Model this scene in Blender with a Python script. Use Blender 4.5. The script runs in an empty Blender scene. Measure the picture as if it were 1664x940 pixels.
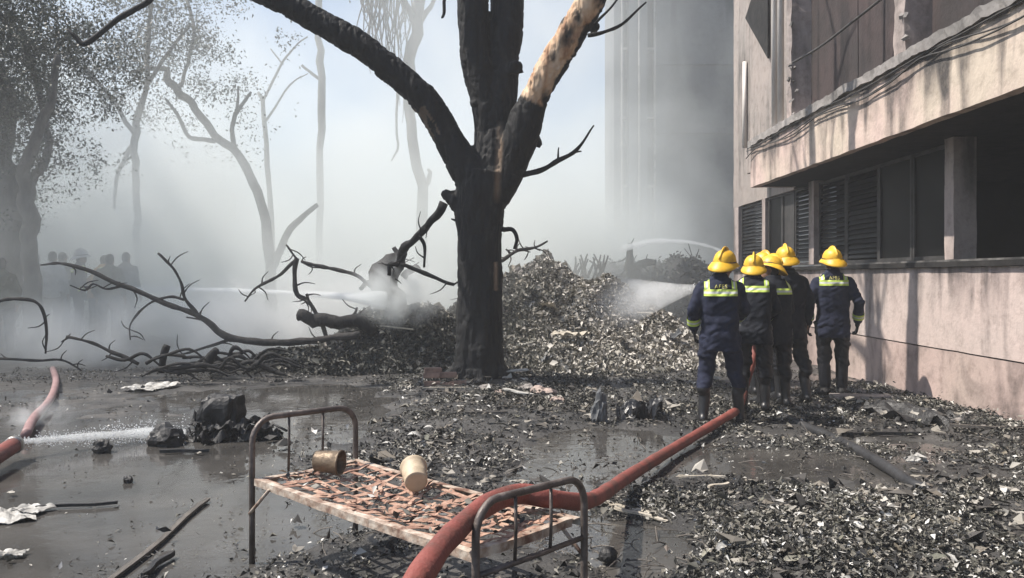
import bpy, bmesh, math, random
import numpy as np
from mathutils import Vector, Matrix, Euler, noise as mnoise
from mathutils.bvhtree import BVHTree

random.seed(7)
rng = np.random.default_rng(11)
R = math.radians
C = bpy.context.scene.collection
scene = bpy.context.scene

# ------------------------------------------------------------------ camera, sky, sun, exposure
F, H, HOR, CX = 1330.0, 1.55, 449.0, 832.0      # focal length (px of the 1664 wide photo), eye height, horizon row
cam_d = bpy.data.cameras.new('camera')
cam = bpy.data.objects.new('camera', cam_d); C.objects.link(cam)
cam.location = (0, 0, H); cam.rotation_euler = (R(90), 0, 0)
cam_d.sensor_width = 36.0; cam_d.lens = 36.0 * F / 1664.0
cam_d.shift_y = -(470.0 - HOR) / 1664.0
cam_d.clip_start = 0.05; cam_d.clip_end = 2000
scene.camera = cam

SUN_EL = R(56)
SUN_AZ = Vector((-1.0, 0.04, 0)).normalized()    # horizontal direction towards the sun
world = bpy.data.worlds.new('World'); scene.world = world; world.use_nodes = True
nt = world.node_tree; nt.nodes.clear()
sky = nt.nodes.new('ShaderNodeTexSky'); sky.sky_type = 'NISHITA'; sky.sun_disc = False
sky.sun_elevation = SUN_EL; sky.sun_rotation = math.atan2(SUN_AZ.x, SUN_AZ.y)
sky.air_density = 1.0; sky.dust_density = 1.2; sky.ozone_density = 1.0
bg = nt.nodes.new('ShaderNodeBackground'); bg.inputs['Strength'].default_value = 0.095
wo = nt.nodes.new('ShaderNodeOutputWorld')
nt.links.new(sky.outputs['Color'], bg.inputs['Color']); nt.links.new(bg.outputs['Background'], wo.inputs['Surface'])
sun_d = bpy.data.lights.new('sun', 'SUN'); sun_d.energy = 4.4; sun_d.angle = R(0.6); sun_d.color = (1.0, 0.93, 0.84)
sun = bpy.data.objects.new('sun', sun_d); C.objects.link(sun)
to_sun = Vector((SUN_AZ.x * math.cos(SUN_EL), SUN_AZ.y * math.cos(SUN_EL), math.sin(SUN_EL)))
sun.rotation_euler = to_sun.to_track_quat('Z', 'Y').to_euler()
scene.view_settings.view_transform = 'Standard'; scene.view_settings.look = 'None'
scene.view_settings.exposure = 0.74; scene.view_settings.gamma = 1.0
scene.render.engine = 'CYCLES'
cy = scene.cycles
cy.use_denoising = True; cy.max_bounces = 12; cy.diffuse_bounces = 3; cy.glossy_bounces = 3
cy.transmission_bounces = 4; cy.transparent_max_bounces = 24; cy.volume_bounces = 9
cy.volume_step_rate = 1.0; cy.volume_max_steps = 96; cy.caustics_reflective = False; cy.caustics_refractive = False
cy.sample_clamp_indirect = 6.0

# ------------------------------------------------------------------ helpers
def at(px, py, Y):
    "world point seen at photo pixel (px, py) at distance Y"
    return Vector(((px - CX) * Y / F, Y, H - (py - HOR) * Y / F))
def gp(px, py, h=0.0):
    Y = F * (H - h) / (py - HOR)
    return Vector(((px - CX) * Y / F, Y, h))

WORLD = set()
def wempty(name, loc):
    o = empty(name, loc); WORLD.add(o.name); return o
def tag(o, label=None, cat=None, group=None, kind=None):
    if label: o['label'] = label
    if cat: o['category'] = cat
    if group: o['group'] = group
    if kind: o['kind'] = kind
    return o
def empty(name, loc=(0, 0, 0), rz=0.0, parent=None):
    o = bpy.data.objects.new(name, None); C.objects.link(o)
    o.location = loc; o.rotation_euler = (0, 0, rz); o.empty_display_size = 0.1
    if parent: o.parent = parent
    return o
def link(name, me, parent=None, loc=None, rot=None):
    o = bpy.data.objects.new(name, me); C.objects.link(o)
    if parent:
        o.parent = parent
        if parent.name in WORLD: o.matrix_parent_inverse = Matrix.Translation(parent.location).inverted()   # part built in world coordinates
    if loc is not None: o.location = loc
    if rot is not None: o.rotation_euler = rot
    return o

class MB:
    "collects faces for one mesh"
    def __init__(s): s.v = []; s.f = []; s.m = []
    def add(s, vs, fs, mi=0):
        b = len(s.v); s.v += [tuple(v) for v in vs]
        for f in fs: s.f.append(tuple(i + b for i in f)); s.m.append(mi)
    def box(s, c, d, rot=None, mi=0, jit=0.0):
        x, y, z = d[0] / 2, d[1] / 2, d[2] / 2
        vs = [Vector((a * x, b * y, e * z)) for a in (-1, 1) for b in (-1, 1) for e in (-1, 1)]
        if jit: vs = [v + Vector((random.uniform(-jit, jit), random.uniform(-jit, jit), random.uniform(-jit, jit))) for v in vs]
        if rot is not None:
            m = Euler(rot).to_matrix() if not isinstance(rot, Matrix) else rot
            vs = [m @ v for v in vs]
        c = Vector(c)
        s.add([v + c for v in vs], [(0, 1, 3, 2), (4, 6, 7, 5), (0, 4, 5, 1), (2, 3, 7, 6), (0, 2, 6, 4), (1, 5, 7, 3)], mi)
    def span(s, a, b, mi=0):
        s.box([(a[i] + b[i]) / 2 for i in range(3)], [abs(b[i] - a[i]) for i in range(3)], None, mi)
    def tube(s, pts, rad, sides=8, mi=0, cap=True, rough=0.0, rs=6.0, seed=0, flat=1.0):
        pts = [Vector(p) for p in pts]; n = len(pts)
        if not hasattr(rad, '__len__'): rad = [rad] * n
        t = [(pts[min(i + 1, n - 1)] - pts[max(i - 1, 0)]).normalized() for i in range(n)]
        up = Vector((0, 0, 1)) if abs(t[0].z) < 0.9 else Vector((1, 0, 0))
        a = t[0].cross(up).normalized(); vs = []
        for i in range(n):
            a = (a - t[i] * a.dot(t[i])).normalized(); b = t[i].cross(a)
            for k in range(sides):
                an = 2 * math.pi * k / sides
                d = a * math.cos(an) + b * math.sin(an) * flat
                r = rad[i]
                if rough:
                    q = pts[i] + d * r
                    r *= 1 + rough * mnoise.noise(Vector((q.x * rs, q.y * rs, q.z * rs * 0.45 + seed)))
                vs.append(pts[i] + d * r)
        fs = [(i * sides + k, i * sides + (k + 1) % sides, (i + 1) * sides + (k + 1) % sides, (i + 1) * sides + k)
              for i in range(n - 1) for k in range(sides)]
        if cap: fs += [tuple(range(sides - 1, -1, -1)), tuple((n - 1) * sides + k for k in range(sides))]
        s.add(vs, fs, mi)
    def lathe(s, prof, sides=20, axis=None, org=(0, 0, 0), mi=0, wob=0.0):
        m = axis.to_track_quat('Z', 'Y').to_matrix() if axis is not None else Matrix.Identity(3)
        vs = []
        for (r, z) in prof:
            for k in range(sides):
                an = 2 * math.pi * k / sides
                rr = r * (1 + wob * math.sin(3 * an + z * 20))
                vs.append(m @ Vector((rr * math.cos(an), rr * math.sin(an), z)) + Vector(org))
        n = len(prof)
        fs = [(i * sides + k, i * sides + (k + 1) % sides, (i + 1) * sides + (k + 1) % sides, (i + 1) * sides + k)
              for i in range(n - 1) for k in range(sides)]
        s.add(vs, fs, mi)
    def mesh(s, name):
        me = bpy.data.meshes.new(name); me.from_pydata(s.v, [], s.f)
        if any(s.m): me.polygons.foreach_set('material_index', s.m)
        return me
    def build(s, name, mats, parent=None, smooth=False, loc=None, rot=None):
        me = s.mesh(name)
        for m in (mats if isinstance(mats, (list, tuple)) else [mats]): me.materials.append(m)
        if smooth: me.polygons.foreach_set('use_smooth', [True] * len(me.polygons))
        me.update()
        return link(name, me, parent, loc, rot)

def crom(pts, n=6):
    "Catmull-Rom through points that may carry a radius as 4th value"
    P = [np.array(p, float) for p in pts]
    P = [2 * P[0] - P[1]] + P + [2 * P[-1] - P[-2]]; out = []
    for i in range(1, len(P) - 2):
        for k in range(n):
            t = k / n
            a, b, c, d = P[i - 1], P[i], P[i + 1], P[i + 2]
            out.append(0.5 * (2 * b + (c - a) * t + (2 * a - 5 * b + 4 * c - d) * t * t + (3 * b - a - 3 * c + d) * t ** 3))
    out.append(P[-2]); return out
def path(pix, Y, dY=None, n=5):
    "pixel list (px, py, radius px) -> smooth world points and radii, all at distance Y (+ per point offset)"
    pts = []
    for i, q in enumerate(pix):
        y = Y + (dY[i] if dY else 0.0)
        w = at(q[0], q[1], y); pts.append((w.x, w.y, w.z, q[2] * y / F))
    o = crom(pts, n)
    return [Vector(p[:3]) for p in o], [max(0.003, p[3]) for p in o]

# vectorised value noise
def _h(ix, iy, iz, s):
    n = (ix * 374761393 + iy * 668265263 + iz * 2147483647 + s * 1274126177) & 0x7fffffff
    n = ((n ^ (n >> 13)) * 1274126177) & 0x7fffffff
    return ((n ^ (n >> 16)) & 0xffff) / 65535.0
def vnoise(x, y, z=0.0, s=0):
    x = np.asarray(x, float); y = np.asarray(y, float); z = np.zeros_like(x) + z
    ix, iy, iz = np.floor(x).astype(np.int64), np.floor(y).astype(np.int64), np.floor(z).astype(np.int64)
    fx, fy, fz = x - ix, y - iy, z - iz
    fx, fy, fz = [t * t * (3 - 2 * t) for t in (fx, fy, fz)]
    def L(a, b, t): return a + (b - a) * t
    r = [L(L(_h(ix, iy, iz + k, s), _h(ix + 1, iy, iz + k, s), fx), L(_h(ix, iy + 1, iz + k, s), _h(ix + 1, iy + 1, iz + k, s), fx), fy) for k in (0, 1)]
    return L(r[0], r[1], fz) * 2 - 1
def fbm(x, y, z=0.0, s=0, o=4):
    t, a = 0.0, 0.5
    for i in range(o):
        f = 2.0 ** i; t = t + a * vnoise(np.asarray(x) * f, np.asarray(y) * f, np.asarray(z) * f, s + i); a *= 0.5
    return t

# ------------------------------------------------------------------ materials
def nodes(name):
    m = bpy.data.materials.new(name); m.use_nodes = True
    t = m.node_tree; return m, t, t.nodes['Principled BSDF']
def N(t, ty, **kw):
    n = t.nodes.new(ty)
    for k, v in kw.items():
        if k.startswith('i_'): n.inputs[k[2:].replace('_', ' ')].default_value = v
        else: setattr(n, k, v)
    return n
def ramp(t, stops):
    r = t.nodes.new('ShaderNodeValToRGB'); e = r.color_ramp.elements
    e[0].position, e[0].color = stops[0][0], (*stops[0][1], 1)
    e[1].position, e[1].color = stops[-1][0], (*stops[-1][1], 1)
    for p, c in stops[1:-1]:
        q = e.new(p); q.color = (*c, 1)
    return r
def coords(t, scale=(1, 1, 1), world=True):
    g = t.nodes.new('ShaderNodeNewGeometry') if world else t.nodes.new('ShaderNodeTexCoord')
    mp = t.nodes.new('ShaderNodeMapping'); mp.inputs['Scale'].default_value = scale
    t.links.new(g.outputs['Position' if world else 'Object'], mp.inputs['Vector']); return mp
def mix(t, a, b, fac, mode='MIX'):
    m = t.nodes.new('ShaderNodeMix'); m.data_type = 'RGBA'; m.blend_type = mode
    for sock, val in ((m.inputs['A'], a), (m.inputs['B'], b), (m.inputs['Factor'], fac)):
        if hasattr(val, 'is_linked') or hasattr(val, 'links'): t.links.new(val, sock)
        elif isinstance(val, (int, float)): sock.default_value = val
        else: sock.default_value = (*val, 1)
    return m.outputs['Result']
def grain(name, stops, scale=8.0, rough=0.7, bump=0.3, det=6, stretch=(1, 1, 1), metal=0.0, bscale=None, dist=0.02, spec=0.5, rvar=0.0):
    m, t, b = nodes(name)
    mp = coords(t, stretch, world=False)
    n = N(t, 'ShaderNodeTexNoise', i_Scale=scale, i_Detail=det, i_Roughness=0.62); t.links.new(mp.outputs[0], n.inputs['Vector'])
    r = ramp(t, stops); t.links.new(n.outputs['Fac'], r.inputs['Fac']); t.links.new(r.outputs['Color'], b.inputs['Base Color'])
    b.inputs['Roughness'].default_value = rough; b.inputs['Metallic'].default_value = metal
    b.inputs['Specular IOR Level'].default_value = spec
    if rvar:
        mr = N(t, 'ShaderNodeMapRange'); mr.inputs['From Min'].default_value = 0.35; mr.inputs['From Max'].default_value = 0.65
        mr.inputs['To Min'].default_value = rough - rvar; mr.inputs['To Max'].default_value = rough + rvar
        t.links.new(n.outputs['Fac'], mr.inputs['Value']); t.links.new(mr.outputs[0], b.inputs['Roughness'])
    if bump:
        n2 = N(t, 'ShaderNodeTexNoise', i_Scale=bscale or scale * 3, i_Detail=5); t.links.new(mp.outputs[0], n2.inputs['Vector'])
        bp = N(t, 'ShaderNodeBump', i_Strength=bump, i_Distance=dist); t.links.new(n2.outputs['Fac'], bp.inputs['Height'])
        t.links.new(bp.outputs[0], b.inputs['Normal'])
    return m
def g1(c, k=0.6):
    return [(0.3, tuple(x * k for x in c)), (0.7, tuple(min(1, x * (2 - k)) for x in c))]

M = {}
M['char'] = grain('charred_bark', [(0.3, (0.006, 0.006, 0.007)), (0.6, (0.017, 0.017, 0.018)), (0.8, (0.045, 0.043, 0.042))], 9, 0.75, 0.9, stretch=(1, 1, 0.3), bscale=22, dist=0.03, spec=0.25)
M['dead'] = grain('dead_wood', [(0.3, (0.02, 0.019, 0.019)), (0.7, (0.06, 0.056, 0.054))], 14, 0.8, 0.5, spec=0.2)
M['bark'] = grain('grey_bark', [(0.3, (0.05, 0.048, 0.045)), (0.7, (0.15, 0.14, 0.13))], 7, 0.85, 0.6, stretch=(1, 1, 0.3))
M['mudheap'] = grain('ashy_earth', [(0.3, (0.02, 0.019, 0.018)), (0.7, (0.07, 0.066, 0.06))], 5, 0.85, 0.8, bscale=25)
M['black'] = grain('burnt_black', [(0.3, (0.008, 0.008, 0.009)), (0.7, (0.035, 0.034, 0.034))], 12, 0.6, 0.6, rvar=0.2)
M['blackplastic'] = grain('black_plastic', [(0.3, (0.008, 0.008, 0.009)), (0.7, (0.02, 0.02, 0.022))], 10, 0.35, 0.5, rvar=0.12)
M['paper'] = grain('soiled_paper', [(0.3, (0.13, 0.125, 0.115)), (0.48, (0.36, 0.35, 0.325)), (0.62, (0.52, 0.51, 0.48)), (0.78, (0.66, 0.65, 0.62))], 7, 0.8, 0.3)
M['wood'] = grain('pale_split_wood', [(0.3, (0.25, 0.22, 0.17)), (0.55, (0.5, 0.45, 0.37)), (0.75, (0.62, 0.58, 0.5))], 9, 0.75, 0.5, stretch=(1, 6, 6))
M['oldwood'] = grain('wet_old_wood', [(0.3, (0.05, 0.045, 0.04)), (0.7, (0.17, 0.15, 0.13))], 9, 0.6, 0.5, stretch=(1, 6, 6))
M['brick'] = grain('sooty_brick', [(0.3, (0.14, 0.085, 0.065)), (0.7, (0.36, 0.24, 0.19))], 8, 0.85, 0.5)
M['concrete'] = grain('broken_concrete', [(0.3, (0.16, 0.15, 0.14)), (0.7, (0.38, 0.34, 0.31))], 6, 0.85, 0.6)
M['pinkstone'] = grain('pinkish_plaster_lump', [(0.3, (0.28, 0.22, 0.19)), (0.7, (0.48, 0.38, 0.33))], 7, 0.85, 0.5)
M['rust'] = grain('rusty_bed_steel', [(0.3, (0.09, 0.05, 0.035)), (0.5, (0.16, 0.11, 0.085)), (0.7, (0.27, 0.24, 0.21))], 16, 0.6, 0.4, metal=0.25, rvar=0.15)
M['tube'] = grain('scorched_steel_tube', [(0.3, (0.05, 0.04, 0.035)), (0.55, (0.12, 0.10, 0.09)), (0.75, (0.25, 0.21, 0.19))], 11, 0.5, 0.3, metal=0.3, rvar=0.15)
M['rail'] = grain('flaking_white_angle_iron', [(0.36, (0.15, 0.075, 0.05)), (0.48, (0.36, 0.27, 0.21)), (0.66, (0.6, 0.54, 0.46))], 12, 0.6, 0.4)
M['strip'] = grain('rust_powdered_strip', [(0.3, (0.17, 0.085, 0.062)), (0.5, (0.36, 0.215, 0.155)), (0.72, (0.56, 0.42, 0.32))], 14, 0.75, 0.4)
M['tin'] = grain('rusted_tin', [(0.3, (0.07, 0.05, 0.035)), (0.7, (0.24, 0.18, 0.12))], 10, 0.5, 0.4, metal=0.4)
M['beige'] = grain('dusty_beige_plastic', [(0.3, (0.36, 0.28, 0.19)), (0.7, (0.56, 0.46, 0.33))], 6, 0.55, 0.2)
M['hose'] = grain('red_hose_canvas', [(0.3, (0.06, 0.035, 0.028)), (0.42, (0.14, 0.05, 0.038)), (0.55, (0.22, 0.058, 0.045)), (0.7, (0.29, 0.09, 0.072)), (0.8, (0.27, 0.18, 0.155))], 3.2, 0.65, 0.8, det=8, bscale=60, dist=0.006)
M['pinkhose'] = grain('faded_pink_hose', [(0.3, (0.22, 0.12, 0.12)), (0.7, (0.34, 0.22, 0.215))], 6, 0.6, 0.3)
M['blackhose'] = grain('black_rubber_hose', [(0.3, (0.015, 0.015, 0.016)), (0.7, (0.05, 0.05, 0.052))], 6, 0.45, 0.3)
M['brass'] = grain('coupling_alloy', [(0.3, (0.2, 0.19, 0.18)), (0.7, (0.5, 0.48, 0.45))], 10, 0.35, 0.2, metal=0.8)
M['navy'] = grain('navy_cotton', [(0.3, (0.010, 0.013, 0.026)), (0.7, (0.026, 0.031, 0.058))], 7, 0.85, 0.5, bscale=14, dist=0.02, spec=0.2)
M['darknavy'] = grain('black_navy_cotton', [(0.3, (0.006, 0.008, 0.013)), (0.7, (0.018, 0.02, 0.028))], 7, 0.8, 0.5, bscale=14, dist=0.02, spec=0.2)
M['trouser'] = grain('black_waterproof_trousers', [(0.3, (0.004, 0.004, 0.006)), (0.7, (0.011, 0.012, 0.016))], 5, 0.5, 0.6, spec=0.3, bscale=11, dist=0.03)
M['boot'] = grain('black_rubber_boot', [(0.3, (0.008, 0.008, 0.009)), (0.7, (0.022, 0.022, 0.024))], 8, 0.4, 0.2)
M['glove'] = grain('dark_work_glove', [(0.3, (0.012, 0.011, 0.011)), (0.7, (0.03, 0.028, 0.028))], 12, 0.8, 0.4)
M['skin'] = grain('brown_skin', [(0.3, (0.16, 0.085, 0.055)), (0.7, (0.23, 0.13, 0.088))], 9, 0.5, 0.1)
M['hair'] = grain('black_hair', [(0.3, (0.008, 0.007, 0.007)), (0.7, (0.02, 0.018, 0.017))], 30, 0.55, 0.5)
M['helmet'] = grain('yellow_helmet_paint', [(0.28, (0.34, 0.19, 0.03)), (0.42, (0.68, 0.38, 0.025)), (0.55, (0.78, 0.46, 0.025)), (0.8, (0.8, 0.54, 0.1))], 9, 0.45, 0.08, det=8)
M['lime'] = grain('lime_reflective_tape', [(0.3, (0.42, 0.56, 0.08)), (0.7, (0.55, 0.68, 0.14))], 14, 0.5, 0.1)
M['silver'] = grain('silver_reflective_tape', [(0.3, (0.5, 0.52, 0.46)), (0.7, (0.7, 0.71, 0.66))], 14, 0.35, 0.1)
M['letter'] = grain('yellow_print', [(0.3, (0.5, 0.46, 0.12)), (0.7, (0.62, 0.58, 0.2))], 12, 0.6, 0.0)
M['shirt'] = grain('pale_shirt', [(0.3, (0.5, 0.52, 0.54)), (0.7, (0.68, 0.7, 0.72))], 8, 0.85, 0.3)
M['greycloth'] = grain('grey_cloth', [(0.3, (0.08, 0.085, 0.09)), (0.7, (0.16, 0.165, 0.17))], 8, 0.9, 0.3)
M['greencloth'] = grain('olive_cloth', [(0.3, (0.05, 0.055, 0.04)), (0.7, (0.1, 0.105, 0.08))], 8, 0.9, 0.3)
M['ochre'] = grain('ochre_banded_cloth', [(0.3, (0.3, 0.17, 0.05)), (0.7, (0.5, 0.32, 0.12))], 8, 0.9, 0.3)
M['whitepipe'] = grain('white_pvc_pipe', [(0.3, (0.5, 0.46, 0.43)), (0.55, (0.7, 0.66, 0.62)), (0.75, (0.76, 0.73, 0.7))], 3, 0.5, 0.1, stretch=(1, 1, 0.3))
M['frame'] = grain('grey_window_frame', [(0.3, (0.014, 0.0135, 0.0135)), (0.7, (0.05, 0.047, 0.046))], 5, 0.75, 0.2)
M['slat'] = grain('sooty_shaded_louvre_glass', [(0.3, (0.006, 0.0062, 0.0068)), (0.7, (0.018, 0.0185, 0.02))], 6, 0.5, 0.1, spec=0.12)  # sooty glass, colour darkened further to hold the soffit's shade
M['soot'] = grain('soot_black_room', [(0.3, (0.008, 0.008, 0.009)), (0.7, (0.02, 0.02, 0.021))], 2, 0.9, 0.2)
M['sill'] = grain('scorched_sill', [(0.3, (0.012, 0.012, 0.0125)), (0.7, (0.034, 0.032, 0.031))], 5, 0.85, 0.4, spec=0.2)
M['sillmetal'] = grain('dull_sill_strip', [(0.4, (0.03, 0.029, 0.028)), (0.72, (0.2, 0.19, 0.18))], 4, 0.6, 0.2)
M['cable'] = grain('burnt_cable', [(0.3, (0.02, 0.02, 0.02)), (0.7, (0.07, 0.065, 0.06))], 10, 0.7, 0.2)

def glass_mat():
    m, t, b = nodes('sooty_window_glass')
    b.inputs['Base Color'].default_value = (0.02, 0.022, 0.025, 1); b.inputs['Roughness'].default_value = 0.12
    mp = coords(t, (1, 1, 1), world=False)
    n = N(t, 'ShaderNodeTexNoise', i_Scale=2.5, i_Detail=5); t.links.new(mp.outputs[0], n.inputs['Vector'])
    r = ramp(t, [(0.35, (0.003, 0.003, 0.0035)), (0.7, (0.009, 0.0095, 0.01))]); t.links.new(n.outputs['Fac'], r.inputs['Fac'])
    t.links.new(r.outputs['Color'], b.inputs['Base Color'])
    mr = N(t, 'ShaderNodeMapRange'); mr.inputs['To Min'].default_value = 0.3; mr.inputs['To Max'].default_value = 0.7; b.inputs['Specular IOR Level'].default_value = 0.06
    t.links.new(n.outputs['Fac'], mr.inputs['Value']); t.links.new(mr.outputs[0], b.inputs['Roughness'])
    return m
M['glass'] = glass_mat()

def plaster(name, base, base2, grime, amount=0.5, streak=2.2, zs=0.35, ztop=None, zlen=1.0):
    "painted plaster with soot stains and drips running down from its top edge"
    m, t, b = nodes(name)
    a = coords(t, (1, 1, 1)); n = N(t, 'ShaderNodeTexNoise', i_Scale=0.8, i_Detail=5, i_Roughness=0.55); t.links.new(a.outputs[0], n.inputs['Vector'])
    r = ramp(t, [(0.36, base), (0.64, base2)]); t.links.new(n.outputs['Fac'], r.inputs['Fac'])
    s = coords(t, (streak, streak, zs)); n2 = N(t, 'ShaderNodeTexNoise', i_Scale=1.0, i_Detail=4, i_Roughness=0.5, i_Distortion=0.8); t.links.new(s.outputs[0], n2.inputs['Vector'])
    src = n2.outputs['Fac']
    if ztop is not None:     # stains are heaviest under the edge the soot ran from
        g = t.nodes.new('ShaderNodeSeparateXYZ'); t.links.new(a.outputs[0], g.inputs[0])
        mr = N(t, 'ShaderNodeMapRange'); mr.inputs['From Min'].default_value = ztop; mr.inputs['From Max'].default_value = ztop - zlen
        mr.inputs['To Min'].default_value = 0.16; mr.inputs['To Max'].default_value = -0.06; t.links.new(g.outputs[2], mr.inputs['Value'])
        ad = N(t, 'ShaderNodeMath', operation='ADD'); t.links.new(src, ad.inputs[0]); t.links.new(mr.outputs[0], ad.inputs[1]); src = ad.outputs[0]
    r2 = ramp(t, [(0.66 - 0.25 * amount, (0, 0, 0)), (0.84 - 0.25 * amount, (1, 1, 1))]); t.links.new(src, r2.inputs['Fac'])
    a3 = coords(t, (1.2, 1.2, 0.9)); n3 = N(t, 'ShaderNodeTexNoise', i_Scale=1.1, i_Detail=8, i_Roughness=0.7); t.links.new(a3.outputs[0], n3.inputs['Vector'])
    r3 = ramp(t, [(0.36, (0.25, 0.25, 0.25)), (0.6, (0.95, 0.95, 0.95))]); t.links.new(n3.outputs['Fac'], r3.inputs['Fac'])
    mm = N(t, 'ShaderNodeMath', operation='MULTIPLY'); t.links.new(r2.outputs['Color'], mm.inputs[0]); t.links.new(r3.outputs['Color'], mm.inputs[1])
    c = mix(t, r.outputs['Color'], grime, mm.outputs[0])
    n4 = N(t, 'ShaderNodeTexNoise', i_Scale=5.0, i_Detail=8, i_Roughness=0.75); t.links.new(a.outputs[0], n4.inputs['Vector'])
    r4 = ramp(t, [(0.34, (0.5, 0.48, 0.46)), (0.5, (1, 1, 1)), (0.7, (1.12, 1.1, 1.08))]); t.links.new(n4.outputs['Fac'], r4.inputs['Fac'])
    c = mix(t, c, r4.outputs['Color'], 0.55, 'MULTIPLY')
    t.links.new(c, b.inputs['Base Color']); b.inputs['Roughness'].default_value = 0.85; b.inputs['Specular IOR Level'].default_value = 0.25
    n5 = N(t, 'ShaderNodeTexNoise', i_Scale=22.0, i_Detail=7); t.links.new(a.outputs[0], n5.inputs['Vector'])
    bp = N(t, 'ShaderNodeBump', i_Strength=0.45, i_Distance=0.012); t.links.new(n5.outputs['Fac'], bp.inputs['Height']); t.links.new(bp.outputs[0], b.inputs['Normal'])
    return m
M['wall'] = plaster('stained_pink_plaster', (0.54, 0.44, 0.405), (0.49, 0.42, 0.385), (0.13, 0.11, 0.105), 0.82, 2.2, 0.3, 1.66, 0.9)
M['plinth'] = plaster('stained_plinth_plaster', (0.50, 0.385, 0.35), (0.43, 0.35, 0.31), (0.15, 0.12, 0.11), 0.85, 1.5, 0.8)
M['fascia'] = plaster('soot_streaked_fascia_plaster', (0.55, 0.43, 0.385), (0.53, 0.455, 0.375), (0.06, 0.056, 0.056), 0.98, 2.3, 0.22, 3.95, 0.62)
M['pillar'] = plaster('pink_pillar_plaster', (0.46, 0.38, 0.35), (0.38, 0.33, 0.31), (0.09, 0.083, 0.08), 0.9)
M['greywall'] = plaster('greyed_plaster', (0.36, 0.31, 0.285), (0.30, 0.27, 0.25), (0.09, 0.085, 0.08), 0.55, 1.8)
M['ledge'] = plaster('weathered_ledge', (0.30, 0.28, 0.27), (0.22, 0.21, 0.2), (0.06, 0.058, 0.055), 0.6, 2, 2)
M['panel'] = plaster('scorched_brown_panel', (0.075, 0.054, 0.053), (0.045, 0.039, 0.039), (0.016, 0.015, 0.0155), 0.6, 3.2, 0.14)
M['tower'] = plaster('grey_tower_render', (0.12, 0.124, 0.13), (0.09, 0.094, 0.1), (0.04, 0.042, 0.045), 0.45, 0.9, 0.15)

def bare_bark():
    "charred bark with a stripped pale wood patch (mask is a mesh attribute)"
    m, t, b = nodes('charred_bark_with_bare_wood')
    mp = coords(t, (1, 1, 0.3), world=False)
    n = N(t, 'ShaderNodeTexNoise', i_Scale=9.0, i_Detail=6); t.links.new(mp.outputs[0], n.inputs['Vector'])
    r = ramp(t, [(0.3, (0.004, 0.0042, 0.005)), (0.6, (0.010, 0.0105, 0.0115)), (0.8, (0.032, 0.032, 0.033))]); t.links.new(n.outputs['Fac'], r.inputs['Fac'])
    n2 = N(t, 'ShaderNodeTexNoise', i_Scale=6.0, i_Detail=6); t.links.new(mp.outputs[0], n2.inputs['Vector'])
    r2 = ramp(t, [(0.32, (0.3, 0.15, 0.08)), (0.48, (0.58, 0.39, 0.25)), (0.7, (0.7, 0.55, 0.4))]); t.links.new(n2.outputs['Fac'], r2.inputs['Fac'])
    at_ = N(t, 'ShaderNodeAttribute', attribute_name='bare')
    c = mix(t, r.outputs['Color'], r2.outputs['Color'], at_.outputs['Fac'])
    t.links.new(c, b.inputs['Base Color']); b.inputs['Roughness'].default_value = 0.7; b.inputs['Specular IOR Level'].default_value = 0.3
    n3 = N(t, 'ShaderNodeTexNoise', i_Scale=20.0, i_Detail=6); t.links.new(mp.outputs[0], n3.inputs['Vector'])
    bp = N(t, 'ShaderNodeBump', i_Strength=0.9, i_Distance=0.03); t.links.new(n3.outputs['Fac'], bp.inputs['Height']); t.links.new(bp.outputs[0], b.inputs['Normal'])
    return m
M['barebark'] = bare_bark()

def leafmat(name, stops, rough=0.6, trans=0.0):
    m, t, b = nodes(name)
    a = N(t, 'ShaderNodeAttribute', attribute_name='tint')
    r = ramp(t, stops); t.links.new(a.outputs['Fac'], r.inputs['Fac']); t.links.new(r.outputs['Color'], b.inputs['Base Color'])
    b.inputs['Roughness'].default_value = rough
    if trans: b.inputs['Transmission Weight'].default_value = 0.0
    return m
M['litter'] = leafmat('scorched_leaf_litter', [(0.0, (0.012, 0.012, 0.012)), (0.36, (0.04, 0.04, 0.037)), (0.5, (0.085, 0.083, 0.068)), (0.68, (0.14, 0.132, 0.108)), (0.82, (0.23, 0.215, 0.185)), (0.93, (0.38, 0.365, 0.33)), (1.0, (0.6, 0.59, 0.56))], 0.7)
M['heapleaf'] = leafmat('ashen_heap_leaves', [(0.0, (0.016, 0.017, 0.016)), (0.3, (0.06, 0.062, 0.054)), (0.55, (0.13, 0.127, 0.105)), (0.75, (0.23, 0.215, 0.18)), (0.9, (0.38, 0.355, 0.31)), (1.0, (0.56, 0.53, 0.48))], 0.7)
M['leaf'] = leafmat('dusty_tree_leaves', [(0.0, (0.022, 0.026, 0.018)), (0.6, (0.055, 0.065, 0.04)), (0.9, (0.12, 0.13, 0.09)), (1.0, (0.3, 0.31, 0.27))], 0.5)

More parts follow.
